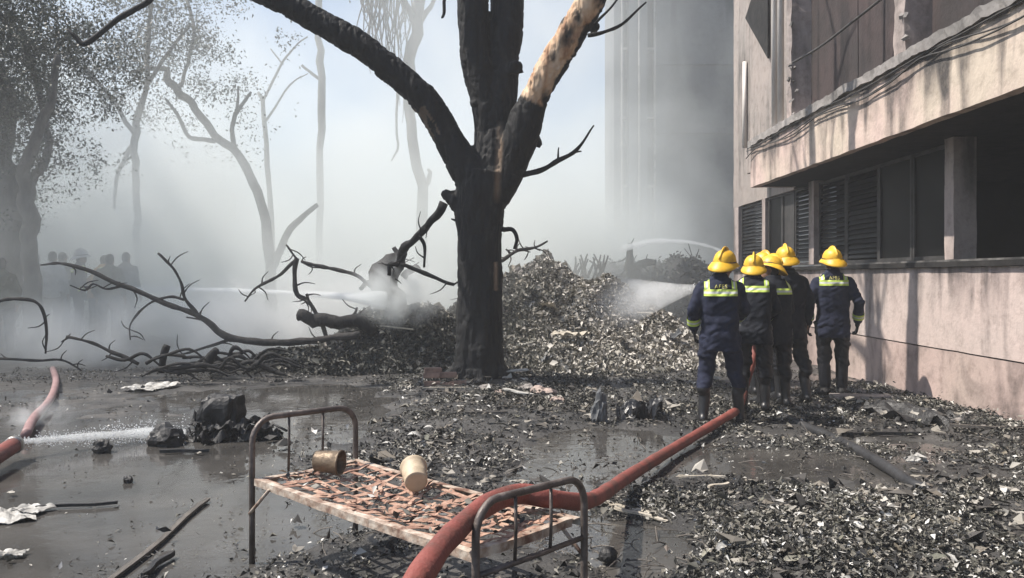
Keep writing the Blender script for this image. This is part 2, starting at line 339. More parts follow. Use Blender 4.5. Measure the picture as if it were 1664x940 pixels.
def leaves_mesh(name, pos, size, tint, mat, tilt=1.0, aspect=0.42, curl=0.5, seed=1, nrm=None):
    "many folded leaf shaped faces as one mesh (2 triangles each)"
    g = np.random.default_rng(seed); n = len(pos)
    pos = np.asarray(pos, float); size = np.asarray(size, float) * np.ones(n)
    az = g.uniform(0, 2 * np.pi, n); el = g.normal(0, 0.55 * tilt, n); roll = g.normal(0, 0.7 * tilt, n)
    d = np.stack([np.cos(az) * np.cos(el), np.sin(az) * np.cos(el), np.sin(el)], 1)
    s0 = np.stack([-np.sin(az), np.cos(az), np.zeros(n)], 1); u0 = np.cross(d, s0)
    s = s0 * np.cos(roll)[:, None] + u0 * np.sin(roll)[:, None]; u = np.cross(d, s)
    L = size[:, None]; W = (size * aspect * g.uniform(0.6, 1.4, n))[:, None]; K = (size * curl * g.normal(0.25, 0.3, n))[:, None]
    v = np.empty((n, 4, 3))
    v[:, 0] = pos - d * L * 0.5; v[:, 2] = pos + d * L * 0.5 + u * K * 0.6
    off = g.uniform(-0.15, 0.15, (n, 1)) * L
    v[:, 1] = pos + s * W * 0.5 + u * K + d * off; v[:, 3] = pos - s * W * 0.5 + u * K * g.uniform(0.2, 1.2, (n, 1)) + d * off
    me = bpy.data.meshes.new(name)
    me.vertices.add(n * 4); me.vertices.foreach_set('co', v.ravel())
    b = np.arange(n) * 4
    tri = np.stack([b, b + 1, b + 2, b, b + 2, b + 3], 1).ravel().astype(np.int32)
    me.loops.add(n * 6); me.loops.foreach_set('vertex_index', tri)
    me.polygons.add(n * 2); me.polygons.foreach_set('loop_start', (np.arange(n * 2) * 3).astype(np.int32)); me.polygons.foreach_set('loop_total', np.full(n * 2, 3, np.int32))
    me.update(calc_edges=True)
    at_ = me.attributes.new('tint', 'FLOAT', 'POINT'); at_.data.foreach_set('value', np.repeat(np.clip(tint, 0, 1), 4).astype(np.float32))
    me.materials.append(mat); return me

# ------------------------------------------------------------------ ground, water, heaps
ZB = [  # (x, y, sx, sy, amplitude) of rises (+) and hollows (-)
    (2.6, 4.9, 1.5, 1.2, 0.075), (4.7, 8.0, 0.6, 3.0, 0.07), (-0.3, 3.4, 0.9, 0.7, 0.06), (-0.3, 8.9, 0.9, 1.3, 0.085),
    (-0.4, 11.7, 1.2, 1.0, 0.12), (1.6, 9.6, 1.0, 0.8, 0.06), (3.0, 8.6, 0.9, 0.9, 0.05), (-1.0, 6.2, 0.8, 1.0, 0.045), (-3.3, 4.4, 0.6, 0.35, 0.05),
    (-3.2, 7.4, 2.0, 2.4, -0.075), (0.7, 7.2, 0.6, 0.9, -0.13), (0.72, 4.7, 0.36, 0.45, -0.14), (2.4, 6.6, 0.5, 0.45, -0.13),
    (1.55, 6.9, 0.3, 0.3, -0.05), (-2.7, 10.7, 1.2, 0.8, -0.07), (-2.4, 4.9, 1.0, 0.9, -0.06), (-9.3, 17, 3, 2.5, 0.33), (-3.8, 12.3, 1.3, 0.6, 0.06)]
def ground_z(x, y):
    x = np.asarray(x, float); y = np.asarray(y, float)
    z = 0.012 + 0.055 * fbm(x * 0.8, y * 0.8, 0, 3, 3) + 0.035 * fbm(x * 3.2, y * 3.2, 0, 9, 3)
    for (a, b, sx, sy, k) in ZB: z = z + k * np.exp(-((x - a) / sx) ** 2 - ((y - b) / sy) ** 2)
    far = np.clip((np.hypot(x, y - 8) - 14) / 10, 0, 1)
    return z + 0.06 * far
xs = np.concatenate([[-260, -120, -60, -34, -22], np.arange(-15, -6, 0.4), np.arange(-6, 5.6, 0.055), np.arange(6, 16, 1.0), [22, 34, 60, 120, 260]])
ys = np.concatenate([[-60, -20, -8, -3, 0], np.arange(1.5, 12.5, 0.06), np.arange(12.6, 24, 0.4), [27, 32, 40, 60, 100, 180, 400]])
gx, gy = np.meshgrid(xs, ys); gz = ground_z(gx, gy)
nx, ny = len(xs), len(ys)
me = bpy.data.meshes.new('ground')
gi = (np.arange(ny - 1)[:, None] * nx + np.arange(nx - 1)[None, :]).ravel()
quads = np.stack([gi, gi + 1, gi + nx + 1, gi + nx], 1)
me.from_pydata(np.stack([gx.ravel(), gy.ravel(), gz.ravel()], 1).tolist(), [], quads.tolist())
me.polygons.foreach_set('use_smooth', [True] * len(me.polygons))
def mud():
    m, t, b = nodes('wet_ashy_mud')
    a = coords(t, (1, 1, 1))
    n = N(t, 'ShaderNodeTexNoise', i_Scale=1.6, i_Detail=8, i_Roughness=0.65); t.links.new(a.outputs[0], n.inputs['Vector'])
    r = ramp(t, [(0.3, (0.024, 0.0235, 0.023)), (0.5, (0.058, 0.0555, 0.053)), (0.72, (0.13, 0.124, 0.117))]); t.links.new(n.outputs['Fac'], r.inputs['Fac'])
    n2 = N(t, 'ShaderNodeTexNoise', i_Scale=45.0, i_Detail=6, i_Roughness=0.7); t.links.new(a.outputs[0], n2.inputs['Vector'])
    r2 = ramp(t, [(0.35, (0.45, 0.45, 0.45)), (0.6, (1, 1, 1)), (0.75, (1.7, 1.65, 1.55))]); t.links.new(n2.outputs['Fac'], r2.inputs['Fac'])
    c = mix(t, r.outputs['Color'], r2.outputs['Color'], 0.8, 'MULTIPLY'); t.links.new(c, b.inputs['Base Color'])
    n3 = N(t, 'ShaderNodeTexNoise', i_Scale=2.3, i_Detail=4); t.links.new(a.outputs[0], n3.inputs['Vector'])
    mr = N(t, 'ShaderNodeMapRange'); mr.inputs['From Min'].default_value = 0.35; mr.inputs['From Max'].default_value = 0.65; mr.inputs['To Min'].default_value = 0.3; mr.inputs['To Max'].default_value = 0.7
    t.links.new(n3.outputs['Fac'], mr.inputs['Value']); t.links.new(mr.outputs[0], b.inputs['Roughness'])
    bp = N(t, 'ShaderNodeBump', i_Strength=0.7, i_Distance=0.025); t.links.new(n2.outputs['Fac'], bp.inputs['Height']); t.links.new(bp.outputs[0], b.inputs['Normal'])
    return m
def puddle():
    m, t, b = nodes('muddy_puddle_water')
    a = coords(t, (1, 1, 1))
    n = N(t, 'ShaderNodeTexNoise', i_Scale=1.3, i_Detail=5); t.links.new(a.outputs[0], n.inputs['Vector'])
    r = ramp(t, [(0.35, (0.042, 0.040, 0.0375)), (0.65, (0.08, 0.0755, 0.07))]); t.links.new(n.outputs['Fac'], r.inputs['Fac']); t.links.new(r.outputs['Color'], b.inputs['Base Color'])
    b.inputs['IOR'].default_value = 1.33
    n3 = N(t, 'ShaderNodeTexNoise', i_Scale=3.0, i_Detail=5); t.links.new(a.outputs[0], n3.inputs['Vector'])
    mr = N(t, 'ShaderNodeMapRange'); mr.inputs['From Min'].default_value = 0.4; mr.inputs['From Max'].default_value = 0.65; mr.inputs['To Min'].default_value = 0.03; mr.inputs['To Max'].default_value = 0.16
    t.links.new(n3.outputs['Fac'], mr.inputs['Value']); t.links.new(mr.outputs[0], b.inputs['Roughness'])
    n2 = N(t, 'ShaderNodeTexNoise', i_Scale=7.0, i_Detail=3); t.links.new(a.outputs[0], n2.inputs['Vector'])
    bp = N(t, 'ShaderNodeBump', i_Strength=0.12, i_Distance=0.02); t.links.new(n2.outputs['Fac'], bp.inputs['Height']); t.links.new(bp.outputs[0], b.inputs['Normal'])
    return m
me.materials.append(mud())
tag(link('ground', me), 'wet ashy mud ground strewn with burnt litter', 'ground', kind='structure')
mb = MB(); mb.add([(-14, 1.2, 0), (5.1, 1.2, 0), (5.1, 16, 0), (-14, 16, 0)], [(0, 1, 2, 3)])
tag(mb.build('puddle_water', puddle()), 'shallow muddy flood water lying in the hollows', 'water', kind='structure')

HA = [(0.3, 16.0, 1.8, 1.9, 1.42), (1.3, 15.8, 1.6, 1.7, 1.22), (1.9, 15.5, 1.6, 1.6, 0.85), (-1.9, 14.4, 1.3, 1.2, 0.92), (-3.3, 13.3, 1.1, 0.7, 0.34), (2.5, 16.0, 0.9, 1.1, 0.55), (-0.3, 14.2, 1.5, 1.0, 0.5), (1.4, 13.8, 1.5, 0.9, 0.4)]
HB = [(4.0, 23.5, 3.2, 2.2, 1.75), (1.5, 22.5, 1.6, 1.6, 1.2), (6.2, 22.5, 1.6, 1.5, 0.9)]
def heap_z(x, y, G, s=5):
    x = np.asarray(x, float); y = np.asarray(y, float); z = np.zeros_like(x)
    for (a, b, sx, sy, k) in G:
        e = k * np.exp(-(((x - a) / sx) ** 2 + ((y - b) / sy) ** 2) ** 1.6); z = np.maximum(z, e) + 0.08 * e
    return z * (1 + 0.22 * fbm(x * 1.5, y * 1.5, 0, s, 4) + 0.12 * fbm(x * 6, y * 6, 0, s + 9, 2)) - 0.06
def heap(name, G, x0, x1, y0, y1, st, mat):
    X, Y = np.meshgrid(np.arange(x0, x1, st), np.arange(y0, y1, st)); Z = heap_z(X, Y, G)
    n1, n2 = X.shape; i = (np.arange(n1 - 1)[:, None] * n2 + np.arange(n2 - 1)[None, :]).ravel()
    q = np.stack([i, i + 1, i + n2 + 1, i + n2], 1)
    keep = Z.ravel()[q].max(1) > -0.05
    me = bpy.data.meshes.new(name); me.from_pydata(np.stack([X.ravel(), Y.ravel(), Z.ravel()], 1).tolist(), [], q[keep].tolist())
    me.materials.append(mat); return me
def heap_leaves(name, G, n, x0, x1, y0, y1, smin, smax, parent, tshift, seed, mat):
    g = np.random.default_rng(seed); X = g.uniform(x0, x1, n * 4); Y = g.uniform(y0, y1, n * 4); Z = heap_z(X, Y, G)
    e = 0.05; dx = (heap_z(X + e, Y, G) - Z) / e; dy = (heap_z(X, Y + e, G) - Z) / e
    w = (Z > 0.0) & (g.uniform(0, 1, n * 4) < np.clip(np.sqrt(1 + dx * dx + dy * dy) / 2.2, 0, 1)); X, Y, Z = X[w][:n], Y[w][:n], Z[w][:n]
    k = len(X); tint = np.clip(g.beta(1.6, 2.4, k) + tshift(X, Y, Z), 0, 1)
    me = leaves_mesh(name, np.stack([X, Y, Z + g.uniform(0.0, 0.09, k)], 1), smin + (smax - smin) * g.beta(1.0, 2.6, k), tint, mat, 1.4, 0.5, 0.7, seed)
    o = link(name, me, parent); o['kind'] = 'stuff'; return o
big = wempty('debris_heap', (-0.3, 15.2, 0)); tag(big, 'large heap of ashen leaves and torn scrap behind the burnt trunk', 'debris heap')
link('mound', heap('mound', HA, -5.2, 4.2, 11.8, 20, 0.09, M['mudheap']), big)
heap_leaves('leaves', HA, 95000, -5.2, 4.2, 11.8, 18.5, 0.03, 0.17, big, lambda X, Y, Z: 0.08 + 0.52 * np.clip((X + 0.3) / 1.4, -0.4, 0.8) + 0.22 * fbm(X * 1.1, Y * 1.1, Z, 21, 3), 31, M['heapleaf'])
far = wempty('dark_debris_bank', (4, 23.5, 0)); tag(far, 'low dark bank of burnt debris beyond the hose spray', 'debris bank')
link('mound', heap('mound', HB, -1.5, 9.5, 19.5, 28, 0.16, M['black']), far)
heap_leaves('leaves', HB, 7000, -1.5, 9.5, 19.5, 27, 0.08, 0.24, far, lambda X, Y, Z: -0.15 + 0.2 * fbm(X, Y, Z, 5, 3), 32, M['heapleaf'])

# loose leaf litter on the ground
def litter(name, n, x0, x1, y0, y1, smin, smax, thr, seed, label):
    g = np.random.default_rng(seed); X = g.uniform(x0, x1, n); Y = g.uniform(y0, y1, n); Z = ground_z(X, Y)
    cl = fbm(X * 1.5, Y * 1.5, 0, 40 + seed, 3)
    p = np.clip((Z - thr) / 0.05, 0, 1) * np.clip(0.5 + 2.0 * cl + 0.8 * fbm(X * 5, Y * 5, 0, 90 + seed, 2), 0.04, 1) + 0.012
    w = g.uniform(0, 1, n) < p; X, Y, Z, cl = X[w], Y[w], Z[w], cl[w]; k = len(X)
    tint = np.clip(g.beta(1.2, 1.5, k) + 0.06 + 0.3 * fbm(X * 0.9, Y * 0.9, 0, 77, 3), 0, 1)
    sz = smin + (smax - smin) * g.beta(1.0, 3.2, k) * (1.0 + 0.7 * (g.uniform(0, 1, k) < 0.05))
    me = leaves_mesh(name, np.stack([X, Y, np.maximum(Z, 0.0) + 0.004 + g.exponential(0.014, k) * np.clip(0.5 + cl * 2, 0.3, 2)], 1), sz, tint, M['litter'], 0.75, 0.42, 0.9, seed)
    tag(link(name, me), label, 'leaf litter', kind='stuff')
litter('leaf_litter', 210000, 0.3, 5.0, 2.4, 7.4, 0.008, 0.075, -0.012, 51, 'thick pale litter of scorched leaves in front of the building')
litter('leaf_litter', 80000, 0.6, 5.15, 7.4, 13.5, 0.012, 0.09, 0.0, 52, 'leaf litter trodden around the crew and along the wall foot')
litter('leaf_litter', 120000, -2.2, 1.4, 5.2, 12.4, 0.01, 0.085, 0.0, 53, 'greenish leaf litter between the bed and the burnt trunk')
litter('leaf_litter', 80000, -2.4, 0.6, 2.2, 5.2, 0.008, 0.065, -0.01, 54, 'dark leaf litter under and around the iron bed')
litter('leaf_litter', 110000, -8, -1.2, 3.0, 13.2, 0.006, 0.07, 0.0, 55, 'sparse litter specks on the flooded mud beside the water jet')

# ------------------------------------------------------------------ buildings
def rough_box(a, b, st, amp, fr=5.0, seed=0.0):
    "box whose faces are gridded and slightly uneven"
    m = MB()
    for ax in range(3):
        u, w = [i for i in range(3) if i != ax]
        nu = max(1, int(round((b[u] - a[u]) / st))); nw = max(1, int(round((b[w] - a[w]) / st)))
        for side in (0, 1):
            vs = []
            for i in range(nu + 1):
                for j in range(nw + 1):
                    p = [0, 0, 0]; p[ax] = (a, b)[side][ax]
                    p[u] = a[u] + (b[u] - a[u]) * i / nu; p[w] = a[w] + (b[w] - a[w]) * j / nw
                    q = Vector(p); q += mnoise.noise_vector(q * fr + Vector((seed, 0, 0))) * amp + mnoise.noise_vector(q * fr * 3.1) * amp * 0.4
                    vs.append(q)
            fs = []
            for i in range(nu):
                for j in range(nw):
                    k = i * (nw + 1) + j; f = (k, k + 1, k + nw + 2, k + nw + 1)
                    fs.append(f if (side == 1) == (ax == 1) else f[::-1])
            m.add(vs, fs)
    return m
def slab(name, a, b, mat, parent, st=None, amp=0.006, fr=5.0):
    if st: return rough_box(a, b, st, amp, fr).build(name, mat, parent)
    m = MB(); m.span(a, b); return m.build(name, mat, parent)

WX, FX, SOF, LED, SILL = 5.2, 4.4, 3.18, 3.93, 1.74
bl = wempty('burnt_building', (WX, 8, 0)); tag(bl, 'soot streaked pink two storey building with dark gutted ground floor windows', 'building')
slab('plinth', (WX + 0.012, -3, -0.3), (WX + 0.4, 19.2, 0.655), M['plinth'], bl, 0.3, 0.006)
slab('wall', (WX, -3, 0.672), (WX + 0.4, 19.2, 1.655), M['wall'], bl, 0.3, 0.005)
slab('sill', (WX - 0.05, -3, 1.66), (WX + 0.32, 19.16, 1.72), M['sill'], bl, 0.15, 0.006)
slab('sill_strip', (WX - 0.03, -3, 1.722), (WX + 0.02, 14.0, 1.745), M['sillmetal'], bl)
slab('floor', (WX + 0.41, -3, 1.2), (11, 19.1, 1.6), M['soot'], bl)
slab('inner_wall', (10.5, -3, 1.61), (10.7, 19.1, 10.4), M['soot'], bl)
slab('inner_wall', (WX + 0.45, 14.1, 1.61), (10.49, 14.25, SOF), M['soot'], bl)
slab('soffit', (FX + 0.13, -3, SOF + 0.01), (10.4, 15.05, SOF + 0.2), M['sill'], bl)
slab('fascia', (FX, -3, SOF), (FX + 0.12, 15.1, LED), M['fascia'], bl, 0.12, 0.011, 3.0)
slab('fascia', (FX + 0.125, 14.98, SOF + 0.004), (WX - 0.01, 15.1, LED - 0.004), M['fascia'], bl, 0.12, 0.008)
slab('ledge', (FX - 0.05, -3, LED + 0.003), (FX + 0.42, 15.15, LED + 0.12), M['ledge'], bl, 0.05, 0.028, 4.0)
for y, w in ((14.17, 0.24), (9.7, 0.2), (5.2, 0.2), (0.6, 0.2)):
    slab('column', (WX - 0.02, y - w / 2, SILL + 0.01), (WX + 0.25, y + w / 2, SOF + 0.008), M['pillar'], bl, 0.1, 0.008)
def louvre(y0, y1, z0, z1, n, parent, ang=0.55):
    fr = MB(); t = 0.045
    for (a, b) in (((WX + 0.06, y0, z0), (WX + 0.11, y0 + t, z1)), ((WX + 0.06, y1 - t, z0), (WX + 0.11, y1, z1)), ((WX + 0.06, y0 + t, z0), (WX + 0.11, y1 - t, z0 + t)), ((WX + 0.06, y0 + t, z1 - t), (WX + 0.11, y1 - t, z1))):
        fr.span(a, b)
    w = fr.build('window', M['frame'], parent)
    for i in range(n):
        z = z0 + 0.07 + (z1 - z0 - 0.14) * (i + 0.5) / n
        k = MB(); k.box((WX + 0.085, (y0 + y1) / 2, z), (0.006, y1 - y0 - 0.1, (z1 - z0) / n * 0.95), (0, ang + random.uniform(-0.15, 0.15), 0), jit=0.004)
        o = k.build('slat', M['slat'], w)
        if w.parent.name in WORLD: pass
    return w
def pane_window(y0, y1, z0, z1, parent, mat='glass', t=0.05):
    fr = MB()
    for (a, b) in (((WX + 0.05, y0, z0), (WX + 0.11, y0 + t, z1)), ((WX + 0.05, y1 - t, z0), (WX + 0.11, y1, z1)), ((WX + 0.05, y0 + t, z0), (WX + 0.11, y1 - t, z0 + t)), ((WX + 0.05, y0 + t, z1 - t), (WX + 0.11, y1 - t, z1))):
        fr.span(a, b)
    w = fr.build('window', M['frame'], parent)
    p = MB(); p.span((WX + 0.075, y0 + t, z0 + t), (WX + 0.083, y1 - t, z1 - t)); p.build('pane', M[mat], w)
louvre(17.05, 18.75, 1.75, 3.12, 16, bl)
louvre(14.32, 15.2, 1.75, 3.15, 16, bl)
pane_window(15.22, 15.9, 1.75, 3.15, bl, 'frame'); pane_window(15.92, 16.75, 1.75, 3.15, bl)
louvre(12.9, 14.03, 1.75, 3.15, 17, bl); louvre(11.75, 12.88, 1.75, 3.15, 17, bl)
pane_window(10.75, 11.73, 1.75, 3.15, bl); pane_window(9.82, 10.73, 1.75, 3.15, bl)
slab('mullion', (WX - 0.01, 16.78, 1.73), (WX + 0.12, 17.0, 3.14), M['pillar'], bl)
slab('wall', (WX, 15.12, 3.145), (WX + 0.4, 19.2, 10.4), M['greywall'], bl, 0.3, 0.01)
slab('wall_end', (WX, 18.8, 1.73), (WX + 0.4, 19.2, 3.14), M['pillar'], bl)
slab('upper_wall', (FX + 0.38, 15.16, LED - 0.3), (WX - 0.003, 16.7, 10.4), M['greywall'], bl, 0.3, 0.008)
# upper storey: pillars, scorched panels, pipes, cables
for y, w in ((9.4, 0.27), (13.15, 0.22), (4.9, 0.27), (0.4, 0.27)):
    slab('pillar', (FX + 0.05, y - w / 2, LED + 0.125), (FX + 0.45, y + w / 2, 10.4), M['pillar'], bl, 0.09, 0.022, 4.0)
def bay(y0, y1, n):
    w = (y1 - y0) / n
    for i in range(n):
        off = random.uniform(-0.015, 0.015)
        o = slab('panel', (FX + 0.36 + off, y0 + i * w + 0.008, LED + 0.13), (FX + 0.40 + off, y0 + (i + 1) * w - 0.008, 10.38), M['panel'], bl, 0.3, 0.006, 1.5)
bay(9.54, 13.03, 2); bay(5.04, 9.26, 2); bay(0.54, 4.76, 2)
slab('roof', (FX - 0.1, -3, 10.42), (10.8, 19.3, 10.6), M['ledge'], bl)
slab('window_recess', (FX + 0.36, 13.27, LED + 0.13), (FX + 0.40, 15.13, 10.38), M['greywall'], bl)
for y in (13.55, 13.86):
    m = MB(); m.tube([(FX + 0.05, y, LED + 0.07), (FX + 0.05, y, 10.38)], 0.055, 12); m.build('drainpipe', M['whitepipe'], bl, True)
m = MB(); m.tube([(FX + 0.32, 16.62, 4.15), (FX + 0.33, 16.62, 5.9)], 0.045, 10); m.build('drainpipe', M['whitepipe'], bl, True)
m = MB()
pr = [(16.5, 6.75), (15.05, 7.6), (15.05, 5.55)]
m.add([(FX + 0.30, y, z) for y, z in pr] + [(FX + 0.34, y, z) for y, z in pr], [(0, 1, 2), (5, 4, 3), (0, 3, 4, 1), (1, 4, 5, 2), (2, 5, 3, 0)])
m.build('awning_panel', M['sill'], bl)
for k in range(3):
    pts = []; y = 15.2; z0 = LED + 0.0 - 0.035 * k
    while y > 2.0:
        sag = -0.13 * abs(math.sin(y * (0.8 + 0.17 * k) + k * 1.3)) * (0.4 if k < 1 else 1.0)
        pts.append((FX - 0.03 - 0.012 * k, y, z0 + sag + random.uniform(-0.02, 0.02))); y -= random.uniform(0.5, 1.1)
    o = crom(pts, 3); m = MB(); m.tube([Vector(p) for p in o], random.uniform(0.007, 0.012), 5); m.build('cable', M['cable'], bl, True)
m = MB(); m.tube([Vector(p) for p in crom([at(1288, 102, 12.6), at(1330, 78, 11.6), at(1380, 40, 10.6), at(1440, -8, 9.7), at(1500, -60, 9.2)], 5)], 0.018, 6); m.build('cable', M['cable'], bl, True)
for k in range(30):   # broken plaster crust on the pillar edges and ledge
    y = random.choice([random.gauss(9.25, 0.05), random.gauss(13.02, 0.05), random.uniform(6, 15)])
    z = random.uniform(LED + 0.1, 6.8) if y < 9.5 and y > 9.0 or 12.8 < y < 13.3 else LED + 0.1
    m = MB(); m.box((FX + random.uniform(0.0, 0.12), y, z), (random.uniform(0.02, 0.05), random.uniform(0.02, 0.05), random.uniform(0.03, 0.09)), (random.random(), random.random(), random.random()), jit=0.012)
    m.build('plaster_chunk', M['ledge'], bl)

TY = 31.0
tw = wempty('hazy_block', (6, TY, 0)); tag(tw, 'tall grey building block half lost in smoke behind the pink one', 'building')
slab('wall', (5.45, TY, -0.3), (14, TY + 3, 16), M['tower'], tw, 0.8, 0.01)
slab('pier', (3.86, TY, -0.3), (4.12, TY + 3, 16), M['tower'], tw, 0.8, 0.01)
slab('pier', (4.42, TY - 0.05, -0.3), (5.12, TY + 3, 16), M['tower'], tw, 0.8, 0.01)
slab('recess_wall', (4.12, TY + 0.9, -0.3), (5.45, TY + 1.1, 16), M['soot'], tw)
slab('roof', (3.7, TY - 0.2, 16.0), (14.2, TY + 3.2, 16.3), M['tower'], tw)
for z in (4.4, 7.05, 9.65, 12.3):
    slab('floor_band', (5.46, TY - 0.07, z - 0.11), (13.98, TY - 0.002, z + 0.11), M['tower'], tw)
    for (a, b) in ((4.13, 4.41), (5.13, 5.44)):
        fr = MB(); fr.span((a, TY + 0.5, z - 2.0), (b, TY + 0.56, z - 0.5)); w = fr.build('window', M['glass'], tw)
        slab('ledge', (a, TY + 0.25, z - 2.1), (b, TY + 0.6, z - 2.02), M['ledge'], tw)
for x in (4.16, 5.40, 4.80):
    m = MB(); m.tube([(x, TY - 0.06 - (0.06 if 4.42 < x < 5.12 else 0), 0), (x, TY - 0.06 - (0.06 if 4.42 < x < 5.12 else 0), 15.8)], 0.045, 8); m.build('drainpipe', M['ledge'], tw)

# ------------------------------------------------------------------ trees and dead branches
def remesh(mb, vox, it=6, fac=0.5):
    me = mb.mesh('tmp'); o = bpy.data.objects.new('tmp', me); C.objects.link(o)
    r = o.modifiers.new('r', 'REMESH'); r.mode = 'VOXEL'; r.voxel_size = vox; r.use_smooth_shade = True
    if it: s = o.modifiers.new('s', 'SMOOTH'); s.iterations = it; s.factor = fac
    dg = bpy.context.evaluated_depsgraph_get(); dg.update()
    out = bpy.data.meshes.new_from_object(o.evaluated_get(dg))
    bpy.data.objects.remove(o); bpy.data.meshes.remove(me); return out
def displace(me, f):
    n = len(me.vertices); co = np.empty(n * 3); me.vertices.foreach_get('co', co); co = co.reshape(-1, 3)
    no = np.empty(n * 3); me.vertices.foreach_get('normal', no); no = no.reshape(-1, 3)
    co = co + no * f(co, no)[:, None]; me.vertices.foreach_set('co', co.ravel()); me.update(); return co, no

TYY = 11.7
trunk = [(778, 645, 52), (778, 622, 43), (779, 560, 39), (780, 480, 37.5), (779, 400, 37), (780, 335, 42), (788, 280, 44)]
limbL = [(782, 320, 30), (765, 285, 30), (737, 240, 26), (708, 188, 24), (680, 152, 23), (640, 116, 23), (590, 78, 22), (530, 43, 21), (470, 10, 20), (400, -24, 18), (310, -60, 15), (200, -95, 12)]
stemA = [(792, 290, 28), (794, 230, 24), (790, 170, 23), (774, 100, 26), (769, 40, 26), (766, -60, 25), (755, -180, 22), (735, -330, 17), (700, -480, 12), (680, -600, 7)]
stemB = [(795, 300, 34), (803, 230, 30), (812, 160, 28), (817, 100, 27), (823, 40, 28), (827, -60, 26), (845, -180, 22), (850, -320, 18), (880, -470, 13), (900, -600, 7)]
limbR = [(800, 330, 24), (825, 285, 26), (843, 235, 27), (857, 190, 28), (874, 150, 24), (897, 106, 24), (924, 62, 24), (950, 20, 25), (972, -25, 24), (1010, -110, 20), (1060, -230, 15), (1120, -340, 9)]
bt = wempty('burnt_tree', at(778, 625, TYY)); tag(bt, 'charred black tree with three thick limbs and a bare wood patch', 'tree')
mb = MB()
paths = {}
for nm, px, dy in (('t', trunk, 0), ('l', limbL, -0.04), ('a', stemA, 0.02), ('b', stemB, 0.06), ('r', limbR, -0.10)):
    p, r = path(px, TYY, [dy * i for i in range(len(px))], 6); paths[nm] = (p, r); mb.tube(p, r, 20)
for (a, b) in (((780, 168, 17), (771, 160, 11)), ((836, 118, 16), (838, 100, 10)), ((862, 215, 14), (878, 238, 4)), ((862, 195, 13), (855, 205, 13)), ((748, 330, 18), (718, 312, 6)), ((765, 345, 22), (735, 325, 13)), ((960, 45, 12), (974, 42, 6))):
    p, r = path([a, b], TYY, [0.0, -0.06], 3); mb.tube(p, r, 12)
for k in range(7):    # root flare
    an = k * 0.9 + 0.3; c0 = at(778, 590, TYY); e = Vector((math.cos(an) * 0.62, math.sin(an) * 0.5, -c0.z - 0.05))
    mb.tube([c0 + Vector((math.cos(an) * 0.18, math.sin(an) * 0.18, 0)), c0 + e * 0.6 + Vector((0, 0, 0.03)), c0 + e], [0.16, 0.12, 0.05], 10)
tme = remesh(mb, 0.024, 5)
def barkf(co, no):
    return 0.034 * fbm(co[:, 0] * 8, co[:, 1] * 8, co[:, 2] * 1.9, 3, 4) + 0.03 * fbm(co[:, 0] * 2.2, co[:, 1] * 2.2, co[:, 2] * 2.2, 8, 2) - 0.016 * (np.abs(vnoise(co[:, 0] * 13, co[:, 1] * 13, co[:, 2] * 2.6, 6)) < 0.13) - 0.01 * (np.abs(vnoise(co[:, 0] * 9, co[:, 1] * 9, co[:, 2] * 9, 16)) < 0.08)
co, no = displace(tme, barkf)
def near(co, p, r, t0, t1):
    n = len(p); q = np.array([list(v) for v in p]); d = np.full(len(co), 9.0)
    for i in range(int(n * t0), int(n * t1)):
        d = np.minimum(d, np.linalg.norm(co - q[i], axis=1) / r[i])
    return d
d = near(co, *paths['r'], 0.36, 0.66)
face = no @ np.array([-0.5, -0.78, 0.36])
mask = np.clip((1.22 - d) / 0.12, 0, 1) * np.clip((face + 0.10 + 0.9 * fbm(co[:, 0] * 5, co[:, 1] * 5, co[:, 2] * 2.5, 14, 4)) / 0.16, 0, 1)
pz = (co[:, 0] - at(811, 265, TYY).x + 0.08 * (co[:, 2] - 3.2) * -0.6) / 0.055
strip = np.clip(1.2 - np.abs(pz), 0, 1) * (no[:, 1] < -0.4) * np.clip((co[:, 2] - 2.55) / 0.2, 0, 1) * np.clip((3.75 - co[:, 2]) / 0.2, 0, 1)
gash = np.clip(1.2 - np.abs((co[:, 0] - at(806, 450, TYY).x) / 0.03), 0, 1) * (no[:, 1] < -0.2) * (np.abs(co[:, 2] - at(806, 450, TYY).z) < 0.2)
low = near(co, *paths['l'], 0.2, 0.36)
scar = np.clip((1.2 - low) / 0.1, 0, 1) * (no @ np.array([-0.5, -0.6, -0.6]) > 0.8) * (fbm(co[:, 0] * 6, co[:, 1] * 6, co[:, 2] * 3, 4, 3) > 0.05) * 0.18
mask = mask * np.clip(0.55 + 2.2 * (fbm(co[:, 0] * 9, co[:, 1] * 9, co[:, 2] * 4, 61, 4) + 0.18), 0, 1)
mask = np.clip(mask + 0.30 * strip + 0.45 * gash + scar, 0, 1)
a_ = tme.attributes.new('bare', 'FLOAT', 'POINT'); a_.data.foreach_set('value', mask.astype(np.float32))
tme.materials.clear(); tme.materials.append(M['barebark']); tme.polygons.foreach_set('use_smooth', [True] * len(tme.polygons))
link('trunk', tme, bt)
def twig(pix, Y, name, parent, mat, dY=None, sides=7, rough=0.25, n=5):
    p, r = path(pix, Y, dY, n)
    for i in range(1, len(p) - 1):
        p[i] = p[i] + mnoise.noise_vector(p[i] * 2.7) * r[i] * 0.8
    m = MB(); m.tube(p, r, sides, rough=rough, rs=9); return m.build(name, mat, parent, True)
